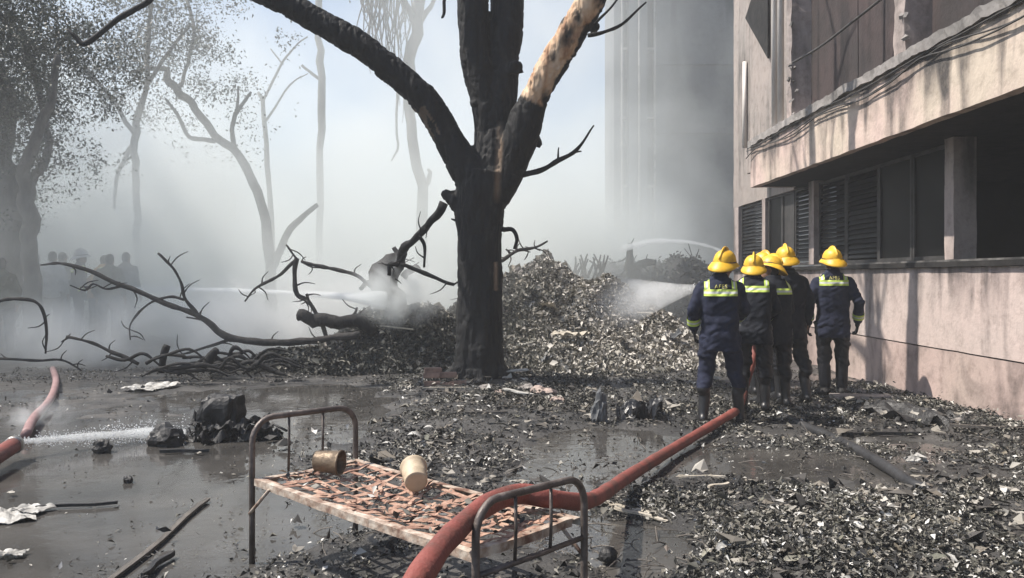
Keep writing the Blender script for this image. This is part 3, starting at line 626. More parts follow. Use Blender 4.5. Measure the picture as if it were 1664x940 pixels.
for pix in ([(830, 289, 5), (880, 276, 4.5), (907, 262, 4), (937, 244, 3), (965, 204, 1.2)], [(907, 262, 2), (908, 240, 1)], [(925, 250, 2), (945, 246, 1)],
            [(955, 58, 4), (985, 52, 3), (1010, 40, 2.6), (1050, 4, 1.5)], [(966, 40, 2.5), (990, 15, 2), (1010, -10, 1.5)],
            [(815, 372, 4), (832, 372, 3.5), (840, 388, 3), (836, 405, 2.5)], [(745, 362, 3), (733, 356, 1)], [(300, -58, 10), (262, -30, 7), (238, 4, 5), (190, 32, 5), (140, 71, 4.5), (124, 62, 4), (110, 48, 2)], [(722, 0, 3), (723, 20, 2.5), (719, 30, 2)], [(720, -90, 6), (722, -40, 4), (722, 0, 3)]):
    twig(pix, TYY - 0.12, 'branch', bt, M['char'])
for k in range(26):   # bare upper branches above the frame, which throw their shadows on the wall
    base = random.choice(['a', 'b', 'r', 'l']); p, r = paths[base]; i = random.randint(int(len(p) * 0.72), len(p) - 1)
    d0 = Vector((random.uniform(-1, 1), random.uniform(-1, 1), random.uniform(0.1, 1))).normalized(); L = random.uniform(0.8, 2.2)
    m = MB(); m.tube([p[i], p[i] + d0 * L * 0.5 + Vector((0, 0, 0.1)), p[i] + d0 * L + Vector((random.uniform(-.3, .3), 0, 0.3))], [r[i] * 0.45, r[i] * 0.3, 0.01], 6); m.build('branch', M['char'], bt, True)

def crown(name, clusters, Y, per, size, parent, mat, seed, droop=0.0, dyr=1.2):
    g = np.random.default_rng(seed); P = []
    for (px, py, rx, ry) in clusters:
        n = int(per * rx * ry / 3000.0)
        c = at(px, py, Y); k = Y / F
        # leaf clumps inside the cluster
        nc = max(4, int(n / 70)); cc = g.normal(0, 0.55, (nc, 3)) * np.array([rx * k, dyr, ry * k]) + np.array(c)
        which = g.integers(0, nc, n); q = cc[which] + g.normal(0, 1, (n, 3)) * np.array([0.15, 0.15, 0.13]) * (Y / 15)
        q[:, 2] -= droop * g.exponential(0.3, n); P.append(q)
    P = np.concatenate(P); P = P[P[:, 2] > 0.3]
    return link(name, leaves_mesh(name, P, g.uniform(size * 0.6, size * 1.4, len(P)), g.beta(1.5, 2.5, len(P)), mat, 1.3, 0.42, 0.4, seed), parent)
def smoky_tree(name, label, Y, stems, clusters, per=260, size=0.16, seed=1, mat='bark', dyr=1.2):
    r0 = wempty(name, at(stems[0][0][0], 449 + F * H / Y, Y)); tag(r0, label, 'tree', 'trees standing in the smoke')
    stems = [[(a, b, c * 0.7) for a, b, c in st] for st in stems] if Y > 16 else stems
    for i, st in enumerate(stems):
        twig(st, Y, 'trunk' if i == 0 else 'limb', r0, M[mat], [0.15 * j * (-1) ** i for j in range(len(st))] if i else None, 10, 0.2)
    if clusters: crown('crown', clusters, Y, per, size, r0, M['leaf'], seed, 0.0, dyr)
    return r0
smoky_tree('leafy_tree', 'big dark leafy tree with thick trunk at the photo\'s edge by the crowd', 15.5,
    [[(4, 600, 30), (8, 430, 23), (12, 350, 22), (5, 250, 22), (-15, 120, 20), (-30, -40, 16)], [(56, 600, 18), (53, 420, 13), (48, 355, 14), (42, 300, 12), (52, 240, 9), (78, 170, 7), (95, 90, 5)], [(50, 300, 8), (78, 245, 6), (62, 150, 5), (30, 50, 5)]],
    [(30, 60, 95, 85), (95, 140, 60, 60), (15, 190, 70, 70), (55, 262, 45, 45), (-70, 100, 110, 130), (135, 50, 45, 55), (5, 320, 40, 45), (20, 25, 60, 60), (-300, 60, 160, 140), (25, 95, 75, 80), (70, 35, 70, 50), (0, 150, 70, 70), (45, 205, 50, 45), (105, 80, 45, 60), (15, 255, 45, 40)], 1700, 0.072, 1, dyr=2.2)
smoky_tree('slender_tree', 'slender upright tree with pale fine foliage beside the crowd', 21,
    [[(226, 640, 10), (225, 410, 8), (222, 300, 8), (220, 215, 9), (236, 150, 6), (241, 60, 5), (250, -40, 4)], [(221, 225, 6), (195, 180, 5), (165, 140, 4), (140, 110, 3)], [(218, 235, 6), (196, 270, 5), (188, 310, 4), (186, 340, 3)], [(238, 140, 5), (270, 90, 4), (310, 40, 3)]],
    [(190, 70, 90, 80), (275, 60, 80, 70), (330, 110, 60, 55), (255, 165, 50, 40), (150, 170, 40, 40), (215, 10, 110, 60), (120, 100, 60, 60)], 1300, 0.085, 2, dyr=1.8)
smoky_tree('leaning_tree', 'leaning bare crooked tree bending towards the slender one', 22,
    [[(442, 640, 14), (438, 430, 12), (425, 330, 11), (390, 257, 10), (350, 220, 9), (312, 172, 9), (288, 147, 10), (272, 132, 9), (266, 112, 6), (212, 118, 4)], [(350, 230, 6), (310, 222, 5), (287, 185, 4), (268, 160, 3)], [(383, 250, 6), (378, 212, 5), (386, 180, 5), (408, 150, 3)], [(386, 185, 4), (387, 140, 2)], [(290, 143, 5), (302, 115, 4), (316, 50, 4), (300, -10, 4)], [(441, 440, 9), (470, 375, 8), (516, 333, 5)]],
    [(352, 55, 60, 55), (402, 205, 26, 36), (305, 10, 70, 45), (340, 235, 40, 20), (375, 175, 25, 25)], 420, 0.09, 3)
smoky_tree('bare_pole_tree', 'straight bare trunk with one broken side stub, faint in smoke', 29,
    [[(517, 640, 10), (519, 330, 8), (522, 150, 9), (519, 40, 8), (521, -80, 7)], [(519, 128, 4), (505, 118, 3.5), (490, 106, 3)]], [], 0, 0.2, 4)
smoky_tree('drooping_tree', 'pale forked tree with drooping burnt twigs behind the burnt one', 25,
    [[(692, 640, 15), (686, 340, 13), (668, 200, 12), (667, 100, 13), (679, 40, 14), (688, -60, 12)], [(675, 40, 9), (655, 0, 8), (640, -40, 6)], [(683, 35, 8), (702, 5, 5), (720, -30, 4)], [(692, 300, 7), (700, 283, 5), (696, 275, 3)]],
    [(620, 10, 40, 40), (640, 60, 22, 45), (650, 120, 16, 35)], 60, 0.16, 5)
dt = bpy.data.objects['drooping_tree']
for k in range(46):
    x = random.uniform(592, 662); L = random.uniform(50, 190) * (0.5 + (x - 590) / 110); pts = [(x + random.uniform(-6, 6) + 8 * math.sin(j + x), -30 + j * (L + 30) / 4, 1.6 - 0.28 * j) for j in range(5)]
    twig(pts, 25 + random.uniform(-0.5, 0.5), 'hanging_twig', dt, M['bark'], None, 4, 0, 3)
twig([(646, 150, 2.5), (644, 200, 2), (646, 240, 2), (636, 262, 1)], 25, 'hanging_twig', dt, M['bark'])
smoky_tree('thin_tree', 'thin faint sapling with sparse twigs between the bare trunks', 27,
    [[(448, 640, 7), (440, 350, 6), (428, 180, 5), (420, 150, 3)], [(425, 170, 3), (455, 110, 3), (480, 75, 2), (500, 60, 1.5)], [(460, 105, 2), (440, 80, 1.5)], [(430, 200, 3), (470, 140, 2), (500, 120, 1)]], [(440, 120, 30, 35)], 26, 0.15, 6)

def branch_thing(name, label, Y, limbs, mat='dead', dY=None, cat='branch', group='dead branches lying about', k=0.72):
    limbs = [[(a, b, c * k) for a, b, c in l] for l in limbs]
    r0 = wempty(name, at(limbs[0][0][0], limbs[0][0][1], Y)); tag(r0, label, cat, group)
    for i, st in enumerate(limbs): twig(st, Y, 'stem' if i == 0 else 'side_branch', r0, M[mat], (dY[i] if dY else None), 9, 0.45)
    if cat in ('branch', 'stump', 'log'):   # fine broken twigs along every stem
        for st in limbs:
            for q in range(2 if len(st) < 4 else 5):
                a, b = random.choice(list(zip(st[:-1], st[1:]))); f = random.random(); x, y = a[0] + (b[0] - a[0]) * f, a[1] + (b[1] - a[1]) * f
                an = random.uniform(0, 6.28); L = random.uniform(10, 42); x1, y1 = x + math.cos(an) * L * .5 + random.uniform(-3, 3), y + math.sin(an) * L * .4
                twig([(x, y, min(1.6, a[2] * .5)), (x1, y1, 1.0), (x1 + math.cos(an + .5) * L * .5, y1 + math.sin(an + .5) * L * .4, 0.5)], Y + (dY[0][1] if dY and dY[0] else 0) + random.uniform(-.05, .05), 'twig', r0, M[mat], None, 5, 0.2, 3)
    return r0
branch_thing('fallen_branch', 'long dead branch sweeping across the smoke from heap to crowd', 13.0,
    [[(585, 545, 9), (520, 552, 8), (440, 556, 8), (375, 550, 7.5), (325, 517, 6.5), (270, 492, 5.5), (200, 464, 5), (140, 438, 4.5), (100, 428, 3.5), (66, 431, 2)],
     [(325, 518, 5), (303, 488, 4), (295, 460, 3.5), (280, 435, 3), (257, 412, 2.5)], [(303, 488, 3), (275, 482, 3), (240, 495, 2.6), (213, 525, 2.3), (212, 553, 1.6)], [(197, 465, 3), (172, 470, 2.5), (152, 462, 2.5), (138, 472, 2.2), (114, 464, 1.5)], [(375, 551, 4), (325, 568, 3), (285, 578, 2.5)], [(325, 520, 2.5), (303, 516, 1.5)]])
branch_thing('fallen_branch', 'hooked thin branch arching down at the photo\'s edge below the crowd', 12.0, [[(-30, 510, 4), (0, 490, 4), (35, 486, 4), (60, 494, 4), (74, 520, 3.5), (74, 575, 2.5)]])
branch_thing('fallen_branch', 'thin branch lying level over the flooded mud near the pink hose', 12.0, [[(-30, 585, 3), (0, 583, 3), (60, 586, 3), (100, 585, 2.5), (132, 602, 2)]])
branch_thing('fallen_branch', 'short forked stick slanting into the root tangle', 12.3, [[(225, 592, 4), (190, 576, 4), (150, 558, 3.5), (108, 548, 3)], [(112, 549, 2), (100, 556, 1.5)]])
branch_thing('fallen_branch', 'spindly forked branch poking out of the heap beside its log', 13.6,
    [[(535, 560, 5), (522, 520, 5), (500, 490, 5), (482, 478, 5), (478, 445, 5), (482, 420, 6)], [(482, 421, 4), (450, 450, 3.5), (415, 468, 3), (398, 490, 2)], [(482, 421, 3), (465, 398, 2)], [(490, 425, 3.5), (510, 432, 4), (550, 440, 4), (580, 448, 4), (603, 468, 4)], [(500, 490, 4), (498, 478, 3)]])
branch_thing('broken_limb', 'broken limb hanging from the charred trunk onto the heap', 12.2,
    [[(722, 330, 10), (700, 360, 9), (672, 388, 9), (655, 410, 10), (648, 432, 9), (640, 462, 9)], [(680, 383, 4), (690, 400, 3.5), (689, 435, 2.5)], [(652, 430, 5), (690, 445, 4.5), (738, 463, 4)], [(648, 432, 6), (634, 432, 5), (632, 448, 4)]], 'char', [[-0.5, -0.3, 0, .3, .7, 1.3], None, None, None])
branch_thing('short_log', 'thick charred log jutting out of the heap towards the smoke', 13.4, [[(486, 512, 10), (510, 521, 11), (545, 526, 11), (580, 522, 11), (610, 530, 10)], [(560, 522, 3), (575, 512, 2.5), (580, 500, 2)]], 'char', None, 'log', k=1.0)
branch_thing('grey_stump', 'smouldering grey stump on the crest of the heap', 13.9, [[(645, 520, 26), (635, 480, 24), (632, 455, 25), (640, 432, 22)], [(620, 470, 8), (600, 460, 6), (585, 470, 4)], [(655, 450, 8), (672, 436, 6), (684, 440, 3)], [(650, 440, 9), (648, 415, 6), (640, 402, 4)]], 'dead', None, 'stump', k=0.85)
branch_thing('forked_stump', 'forked dark stump standing on the far debris bank', 22.0, [[(1030, 470, 14), (1027, 440, 10), (1024, 418, 6), (1023, 396, 4)], [(1028, 434, 8), (1045, 428, 6), (1066, 427, 4)], [(1022, 455, 6), (1000, 450, 4)]], 'char', None, 'stump', k=1.1)
branch_thing('twiggy_branch', 'twiggy branch bristling from the heap top beside the trunk', 14.6, [[(815, 425, 4), (840, 408, 4), (870, 402, 3), (890, 392, 2)], [(830, 412, 3), (822, 405, 2)], [(850, 406, 2), (862, 410, 1)], [(868, 403, 2), (878, 408, 1)]])
sticks = []
for k in range(18):
    x = random.uniform(925, 985); sticks.append([(x, 452, 2.5), (x + random.uniform(-6, 6), 438, 2), (x + random.uniform(-14, 14), 425 + random.uniform(-14, 6), 1.2)])
branch_thing('twig_clump', 'bristling clump of upright twigs on the far debris bank', 21.0, sticks, 'dead', None, 'twigs', k=1.0)
branch_thing('dry_shrub', 'thin leafless shrub on the skyline of the far bank', 23.5, [[(1128, 440, 2), (1124, 415, 1.4), (1118, 395, .8)], [(1127, 430, 1.4), (1136, 405, .8)], [(1126, 422, 1.2), (1112, 404, .7)]], 'dead', None, 'shrub')
tangle = wempty('root_tangle', gp(350, 612)); tag(tangle, 'low tangle of charred roots at the edge of the flood water', 'roots')
for k in range(34):
    x = random.gauss(345, 60); y = random.uniform(582, 612); a = random.uniform(-0.5, 0.5); L = random.uniform(40, 110)
    twig([(x - L / 2, y + random.uniform(-12, 12), random.uniform(1, 3)), (x - L / 6, y - random.uniform(0, 18), random.uniform(1.5, 4.5)), (x + L / 5, y - random.uniform(0, 16), random.uniform(1.5, 4)), (x + L / 2, y + a * 20, 1)], 12.0 + random.uniform(-0.5, 0.5), 'root', tangle, M['char'], None, 7, 0.4)
twig([(262, 606, 5), (266, 580, 6), (272, 562, 6)], 12, 'root', tangle, M['char']); twig([(335, 600, 8), (340, 582, 8), (352, 568, 5)], 12, 'root', tangle, M['char'])

# ------------------------------------------------------------------ people
def ball(mb, c, r, n=12, k=8):
    c = Vector(c); r = r if hasattr(r, '__len__') else (r, r, r); vs = [c + Vector((0, 0, r[2]))]
    for i in range(1, k):
        t = math.pi * i / k
        for j in range(n):
            p = 2 * math.pi * j / n; vs.append(c + Vector((r[0] * math.sin(t) * math.cos(p), r[1] * math.sin(t) * math.sin(p), r[2] * math.cos(t))))
    vs.append(c - Vector((0, 0, r[2]))); L = len(vs) - 1
    fs = [(0, 1 + j, 1 + (j + 1) % n) for j in range(n)]
    fs += [(1 + (i - 1) * n + j, 1 + i * n + j, 1 + i * n + (j + 1) % n, 1 + (i - 1) * n + (j + 1) % n) for i in range(1, k - 1) for j in range(n)]
    fs += [(L, 1 + (k - 2) * n + (j + 1) % n, 1 + (k - 2) * n + j) for j in range(n)]
    mb.add(vs, fs)
def cap(mb, a, b, ra, rb):
    a, b = Vector(a), Vector(b); mb.tube([a, b], [ra, rb], 12); ball(mb, a, ra); ball(mb, b, rb)
def loft(mb, secs, n=22):
    "stacked elliptical sections (z, half width, half depth, y offset, x offset)"
    vs = []
    for (z, w, d, y, x) in secs:
        for k in range(n):
            a = 2 * math.pi * k / n; c, s_ = math.cos(a), math.sin(a)
            vs.append((x + w * math.copysign(abs(c) ** 0.85, c), y + d * math.copysign(abs(s_) ** 0.85, s_), z))
    m = len(secs); fs = [(i * n + k, i * n + (k + 1) % n, (i + 1) * n + (k + 1) % n, (i + 1) * n + k) for i in range(m - 1) for k in range(n)]
    fs += [tuple(range(n - 1, -1, -1)), tuple((m - 1) * n + k for k in range(n))]
    mb.add(vs, fs)
def hand_into(mb, w, d, side, curl=0.5):
    "palm, four unequal curled fingers and a thumb leaving the side of the palm"
    d = Vector(d).normalized(); fwd = Vector((0, 1, 0)); fwd = (fwd - d * fwd.dot(d)).normalized(); out = d.cross(fwd) * side
    w = Vector(w)
    for i, (o, L) in enumerate(((-0.03, 0.075), (-0.01, 0.088), (0.011, 0.082), (0.03, 0.062))):
        b = w + d * 0.095 + fwd * -o; inn = -Vector((side, 0, 0)); inn = (inn - d * inn.dot(d)).normalized()
        k1 = b + d * L * 0.5 + inn * 0.012 * curl; k2 = k1 + (d * (1 - curl * 0.7) + inn * curl).normalized() * L * 0.32; k3 = k2 + (d * (0.55 - curl) + inn * (0.5 + curl)).normalized() * L * 0.28
        cap(mb, w + d * 0.03 + fwd * -o * 0.8, b, 0.017, 0.0115); cap(mb, b, k1, 0.0115, 0.0105); cap(mb, k1, k2, 0.0105, 0.0095); cap(mb, k2, k3, 0.0095, 0.008)
    t0 = w + d * 0.03 + fwd * 0.03; t1 = t0 + fwd * 0.035 + d * 0.03; cap(mb, t0, t1, 0.016, 0.0125); cap(mb, t1, t1 + d * 0.035 + fwd * 0.008, 0.0125, 0.0095)
    cap(mb, w - d * 0.03, w + d * 0.03, 0.03, 0.03)
JD = dict(hipR=(.095, 0, .9), kneeR=(.11, .02, .49), ankR=(.115, -.02, .09), toeR=(.135, .15, .035), hipL=(-.095, 0, .9), kneeL=(-.11, .02, .49), ankL=(-.115, -.02, .09), toeL=(-.135, .15, .035),
          shR=(.175, 0, 1.375), elR=(.255, -.03, 1.13), wrR=(.265, .07, .9), shL=(-.175, 0, 1.375), elL=(-.255, -.03, 1.13), wrL=(-.265, .07, .9), head=(0, .025, 1.6))
def helmet(parent, c, tilt, mats, s=1.0):
    "domed fire helmet: shell, flared brim longer at the nape, comb crest"
    rot = Euler(tilt).to_matrix(); c = Vector(c)
    m = MB(); n = 32; rows = 10; vs = []
    for i in range(rows + 1):
        t = i / rows * math.pi / 2
        for k in range(n):
            a = 2 * math.pi * k / n; vs.append((0.112 * math.cos(t) ** 0.75 * math.cos(a), 0.138 * math.cos(t) ** 0.75 * math.sin(a), 0.135 * math.sin(t)))
    fs = [(i * n + k, i * n + (k + 1) % n, (i + 1) * n + (k + 1) % n, (i + 1) * n + k) for i in range(rows) for k in range(n)]
    m.add([c + rot @ Vector(v) * s for v in vs], fs)
    h = m.build('helmet', mats[0], parent, True)
    m = MB(); vs = []
    for (q, zz) in ((0.0, 0.012), (0.35, 0.002), (0.7, -0.014), (1.0, -0.028), (1.0, -0.034), (0.5, -0.016), (0.0, -0.004)):
        for k in range(n):
            a = 2 * math.pi * k / n; back = max(0, -math.sin(a)) ** 1.5; fr = max(0, math.sin(a)) ** 2
            w = 0.028 + 0.05 * back + 0.022 * fr; dz = zz * (1 + 1.1 * back)
            r = Vector((0.111 * math.cos(a), 0.137 * math.sin(a), 0)); vs.append(r + Vector((math.cos(a), math.sin(a), 0)) * w * q + Vector((0, 0, dz)))
    fs = [(i * n + k, i * n + (k + 1) % n, (i + 1) * n + (k + 1) % n, (i + 1) * n + k) for i in range(6) for k in range(n)]
    m.add([c + rot @ Vector(v) * s for v in vs], fs); m.build('brim', mats[0], h, True)
    m = MB(); pr = []
    for i in range(13):
        t = (i / 12 - 0.5) * 2.5
        y, z = math.sin(t) * 0.138, 0.135 * max(0.0, math.cos(t)) ** 0.8
        e = 0.016 + 0.028 * math.exp(-((t + 0.1) / 0.55) ** 2)
        nn = Vector((0, y / 0.138 ** 2, z / 0.135 ** 2 + 1e-4)).normalized(); b = Vector((0, y, z)) - nn * 0.006
        pr.append([b + Vector((-0.014, 0, 0)), b + nn * e + Vector((-0.006, 0, 0)), b + nn * e + Vector((0.006, 0, 0)), b + Vector((0.014, 0, 0))])
    vs = [c + rot @ v * s for q in pr for v in q]; m.add(vs, [(i * 4 + k, i * 4 + k + 1, (i + 1) * 4 + k + 1, (i + 1) * 4 + k) for i in range(12) for k in range(3)] + [(0, 3, 2, 1), (48, 49, 50, 51)])
    m.build('crest', mats[0], h, True)
    m = MB(); vs = []
    for z in (0.006, 0.022):
        for k in range(n):
            a = 2 * math.pi * k / n; vs.append(c + rot @ Vector((0.1145 * math.cos(a), 0.1405 * math.sin(a), z)) * s)
    m.add(vs, [(k, (k + 1) % n, n + (k + 1) % n, n + k) for k in range(n)]); m.build('helmet_band', M['boot'], h, True)
def person(label, loc, rz=0.0, s=1.0, pose=None, lean=0.0, suit='navy', legs='darknavy', gear=True, boots=True, turn=0.0, tilt=0.0, band=1.345, text=False, shirt_hem=0.76, head_gear=True, cuffs='LR', group=None, vox=0.013, seed=0, pack=None, curl=0.5, name='person'):
    J = {k: Vector(v) for k, v in JD.items()}
    for k, v in (pose or {}).items(): J[k] = Vector(v)
    def ln(v):
        v = Vector(v); u = max(0.0, v.z - 0.9); return Vector((v.x, v.y + lean * u, v.z - 0.5 * lean * lean * u))
    for k in J:
        if k[:2] in ('sh', 'he') : J[k] = ln(J[k])
    loc = (loc[0], loc[1], max(0.0, float(ground_z(np.array([loc[0]]), np.array([loc[1]]))[0])) + 0.005); root = empty(name, loc, rz); root.scale = (s, s, s); tag(root, label, 'person', group)
    off = Vector((seed * 3.7, seed * 1.3, 0))
    # body: one continuous mesh (head, neck, torso core, hands, legs, feet)
    b = MB(); hd = J['head']
    th = Euler((0, tilt, turn)).to_matrix()
    def hp(v): return hd + th @ Vector(v)
    ball(b, hp((0, 0, 0.01)), (0.074, 0.092, 0.108)); ball(b, hp((0, 0.022, -0.05)), (0.058, 0.068, 0.068))
    ball(b, hp((0, 0.092, -0.025)), (0.014, 0.02, 0.024)); ball(b, hp((0, 0.07, -0.092)), (0.028, 0.024, 0.02))
    ball(b, hp((0, 0.08, -0.062)), (0.024, 0.014, 0.01)); ball(b, hp((0, 0.078, 0.015)), (0.05, 0.02, 0.012))
    for sx in (-1, 1): ball(b, hp((sx * 0.078, -0.008, -0.02)), (0.012, 0.024, 0.033))
    cap(b, ln((0, -0.005, 1.40)), hd + Vector((0, -0.01, -0.06)), 0.062, 0.056)
    loft(b, [(z, w, d, ln((0, 0, z)).y + y, 0) for z, w, d, y in ((.8, .15, .11, 0), (.9, .17, .125, 0), (1.1, .15, .11, 0), (1.3, .17, .12, 0), (1.42, .13, .09, 0))])
    for q in 'LR':
        cap(b, J['hip' + q], J['knee' + q], 0.108, 0.078); cap(b, J['knee' + q], J['ank' + q] + Vector((0, 0, 0.27 if boots else 0.05)), 0.078, 0.07)
        a, t = J['ank' + q], J['toe' + q]
        cap(b, J['knee' + q].lerp(a, 0.45), a, 0.062 if boots else 0.055, 0.052); cap(b, a + Vector((0, -0.035, -0.035)), t, 0.05, 0.042); cap(b, a + Vector((0, 0.01, -0.02)), a.lerp(t, 0.6), 0.052, 0.044)
        cap(b, J['el' + q], J['wr' + q], 0.045, 0.034)
    me = remesh(b, vox, 4)
    def wr(co, no):
        leg = (co[:, 2] < 0.9) & (co[:, 2] > 0.36) & (np.abs(co[:, 0]) < 0.34)
        return leg * (0.024 * fbm(co[:, 0] * 6 + seed, co[:, 1] * 6, co[:, 2] * 13, seed, 3) + 0.018 * np.abs(vnoise(co[:, 0] * 10, co[:, 1] * 10, co[:, 2] * 18 + co[:, 0] * 14, seed + 3)))
    displace(me, wr); me.materials.clear()
    for k in ('skin', legs, 'boot' if boots else 'glove'): me.materials.append(M[k])
    mi = []
    for p in me.polygons:
        z = p.center.z
        mi.append(0 if z > 1.44 + 0 or abs(p.center.x) > 0.24 and z > 0.6 else (2 if z < (0.37 if boots else 0.1) else 1))
    me.polygons.foreach_set('material_index', mi); me.polygons.foreach_set('use_smooth', [True] * len(mi)); body = link('body', me, root)
    # eyes and hair
    for sx in (-1, 1):
        m = MB(); ball(m, hp((sx * 0.03, 0.083, -0.002)), 0.011, 8, 6); m.build('eye', M['hair'], body, True)
    m = MB(); ball(m, hp((0, -0.016, 0.03)), (0.081, 0.092, 0.1), 16, 10); ball(m, hp((0, -0.05, -0.03)), (0.066, 0.05, 0.06), 14, 8); hm = remesh(m, 0.014, 3); hm.materials.clear(); hm.materials.append(M['hair']); link('hair', hm, body)
    # jacket
    j = MB()
    loft(j, [(z, w, d, ln((0, 0, z)).y + y, 0) for z, w, d, y in ((shirt_hem, .192, .148, 0), (.86, .195, .152, -.005), (1.0, .183, .145, 0), (1.15, .192, .15, -.005), (1.3, .205, .15, -.01), (1.4, .195, .128, -.005), (1.455, .14, .1, 0), (1.49, .085, .085, .005), (1.525, .074, .08, .01))])
    for q in 'LR':
        cap(j, J['sh' + q], J['el' + q], 0.074, 0.062); cap(j, J['el' + q], J['wr' + q], 0.063, 0.052)
    jm = remesh(j, vox, 4)
    def wj(co, no):
        return 0.022 * fbm(co[:, 0] * 5 + seed, co[:, 1] * 5, co[:, 2] * 8, 20 + seed, 3) + 0.018 * np.abs(vnoise(co[:, 0] * 9 + co[:, 2] * 6, co[:, 1] * 8, co[:, 2] * 17 - co[:, 0] * 10, 30 + seed)) - 0.006
    displace(jm, wj); jm.materials.clear(); jm.materials.append(M[suit]); jm.polygons.foreach_set('use_smooth', [True] * len(jm.polygons))
    jk = link('jacket', jm, root)
    bvh = BVHTree.FromPolygons([v.co[:] for v in jm.vertices], [p.vertices[:] for p in jm.polygons])
    def proj(x, z, dr=1):
        h = bvh.ray_cast(Vector((x, -1.0 * dr, z)), Vector((0, dr, 0)))
        return (h[0] + Vector((0, -0.007 * dr, 0))) if h[0] is not None else None
    def tape(quadfn, nu, nv, nm, dr=1):
        m = MB(); g = [[proj(*quadfn(i / nu, k / nv), dr) for k in range(nv + 1)] for i in range(nu + 1)]
        for i in range(nu):
            for k in range(nv):
                q = [g[i][k], g[i + 1][k], g[i + 1][k + 1], g[i][k + 1]]
                if all(v is not None for v in q) and max((q[0] - v).length for v in q) < 0.09: m.add(q, [(0, 1, 2, 3)], 1 if nv // 3 <= k < nv - nv // 3 else 0)
        if m.v: m.build(nm, [M['lime'], M['silver']], jk, True)
    if gear:
        for dr in (1, -1):
            tape(lambda u, v: ((u - 0.5) * 0.33, band - 0.04 + 0.068 * v), 26, 6, 'reflective_band', dr)
            for sx in (-1, 1): tape(lambda u, v: (sx * (0.108 + 0.052 * v) * (1 + 0.0 * u), band + 0.03 + u * (1.462 - band)), 10, 6, 'shoulder_strap', dr)
        for q in cuffs:
            e, w = J['el' + q], J['wr' + q]; d = (w - e).normalized(); m = MB()
            for i, (a0, a1, k) in enumerate(((0.045, 0.07, 0), (0.07, 0.088, 1), (0.088, 0.113, 0))): m.tube([w - d * a1, w - d * a0], [0.069, 0.068], 18, k, False)
            m.build('cuff_band', [M['lime'], M['silver']], jk, True)
    if text:
        cu = bpy.data.curves.new('lettering', 'FONT'); cu.body = 'AFES'; cu.size = 0.056; cu.align_x = 'CENTER'; cu.resolution_u = 2; cu.space_character = 1.1
        to = bpy.data.objects.new('lettering_tmp', cu); C.objects.link(to); dg = bpy.context.evaluated_depsgraph_get(); dg.update()
        tm = bpy.data.meshes.new_from_object(to.evaluated_get(dg)); bpy.data.objects.remove(to)
        for v in tm.vertices:
            q = proj(v.co.x, band + 0.037 + v.co.y); v.co = q + Vector((0, -0.014, 0)) if q is not None else v.co
        tm.materials.clear(); tm.materials.append(M['letter']); link('lettering', tm, jk)
    for q, sd in (('L', -1), ('R', 1)):
        m = MB(); hand_into(m, J['wr' + q] + (J['wr' + q] - J['el' + q]).normalized() * 0.02, J['wr' + q] - J['el' + q], sd, curl)
        gm = remesh(m, 0.0055 if vox < 0.02 else 0.011, 2); gm.materials.clear(); gm.materials.append(M['glove' if gear else 'skin']); gm.polygons.foreach_set('use_smooth', [True] * len(gm.polygons)); link('glove' if gear else 'hand', gm, root)
    if head_gear: helmet(root, hp((0, -0.005, 0.045)), (0.12, tilt, turn), [M['helmet'] if head_gear is True else M[head_gear]], 1.0)
    if pack:
        m = MB(); loft(m, [(z, w, d, -0.25 + lean * .3, 0) for z, w, d in ((.95, .12, .07), (1.0, .16, .1), (1.2, .165, .11), (1.36, .14, .09), (1.42, .07, .05))]); m.build('backpack', M[pack], root, True)
    return root
CREW = 'fire crew around the hose'
person('firefighter in navy overalls standing legs apart nearest the spray, lettering on the back', (2.14, 8.42, 0.02), R(-10), 1.015,
       dict(ankL=(-.17, -.04, .09), kneeL=(-.14, .03, .49), toeL=(-.2, .12, .035), ankR=(.2, .06, .09), kneeR=(.155, .06, .5), toeR=(.25, .22, .035), wrL=(-.255, .05, .97), elL=(-.27, -.05, 1.17), elR=(.26, .1, 1.15), wrR=(.2, .36, 1.06), head=(.05, .05, 1.585)), 0.05, 'navy', 'navy', True, True, R(-28), R(6), 1.335, True, 0.74, True, 'LR', CREW, seed=1)
person('firefighter leaning in over the hose between two colleagues, pointed helmet crest', (2.66, 9.0, 0.02), R(-16), 1.0,
       dict(elR=(.24, .2, 1.12), wrR=(.1, .42, .98), elL=(-.25, .18, 1.12), wrL=(-.08, .44, .95), head=(.0, .06, 1.57)), 0.3, 'darknavy', 'trouser', True, True, R(0), 0, 1.345, False, 0.74, True, 'LR', CREW, seed=2)
person('firefighter in black kit at the middle of the group with helmet tipped sideways', (3.04, 9.42, 0.02), R(14), 0.995,
       dict(ankL=(-.13, .1, .09), kneeL=(-.12, .1, .49), toeL=(-.15, .27, .035), elL=(-.27, .12, 1.14), wrL=(-.2, .3, .97), elR=(.25, .12, 1.12), wrR=(.12, .34, 1.0), head=(-.01, .05, 1.585)), 0.10, 'darknavy', 'trouser', True, True, R(38), R(20), 1.345, False, 0.72, True, 'L', CREW, seed=3)
person('tall firefighter behind the group showing a helmet above and dark sleeve beside them', (3.37, 9.98, 0.02), R(8), 1.06,
       dict(elL=(-.25, .15, 1.13), wrL=(-.12, .35, 1.0), ankR=(.16, -.12, .09), kneeR=(.14, -.03, .49), toeR=(.18, .05, .035)), 0.06, 'darknavy', 'trouser', False, True, R(-12), R(-4), 1.345, False, 0.72, True, '', CREW, seed=4)
person('firefighter almost hidden behind the group, only an orange helmet edge showing', (3.24, 10.55, 0.02), R(5), 1.035, None, 0.05, 'darknavy', 'trouser', False, True, R(20), R(12), 1.345, False, 0.72, True, '', CREW, seed=5)
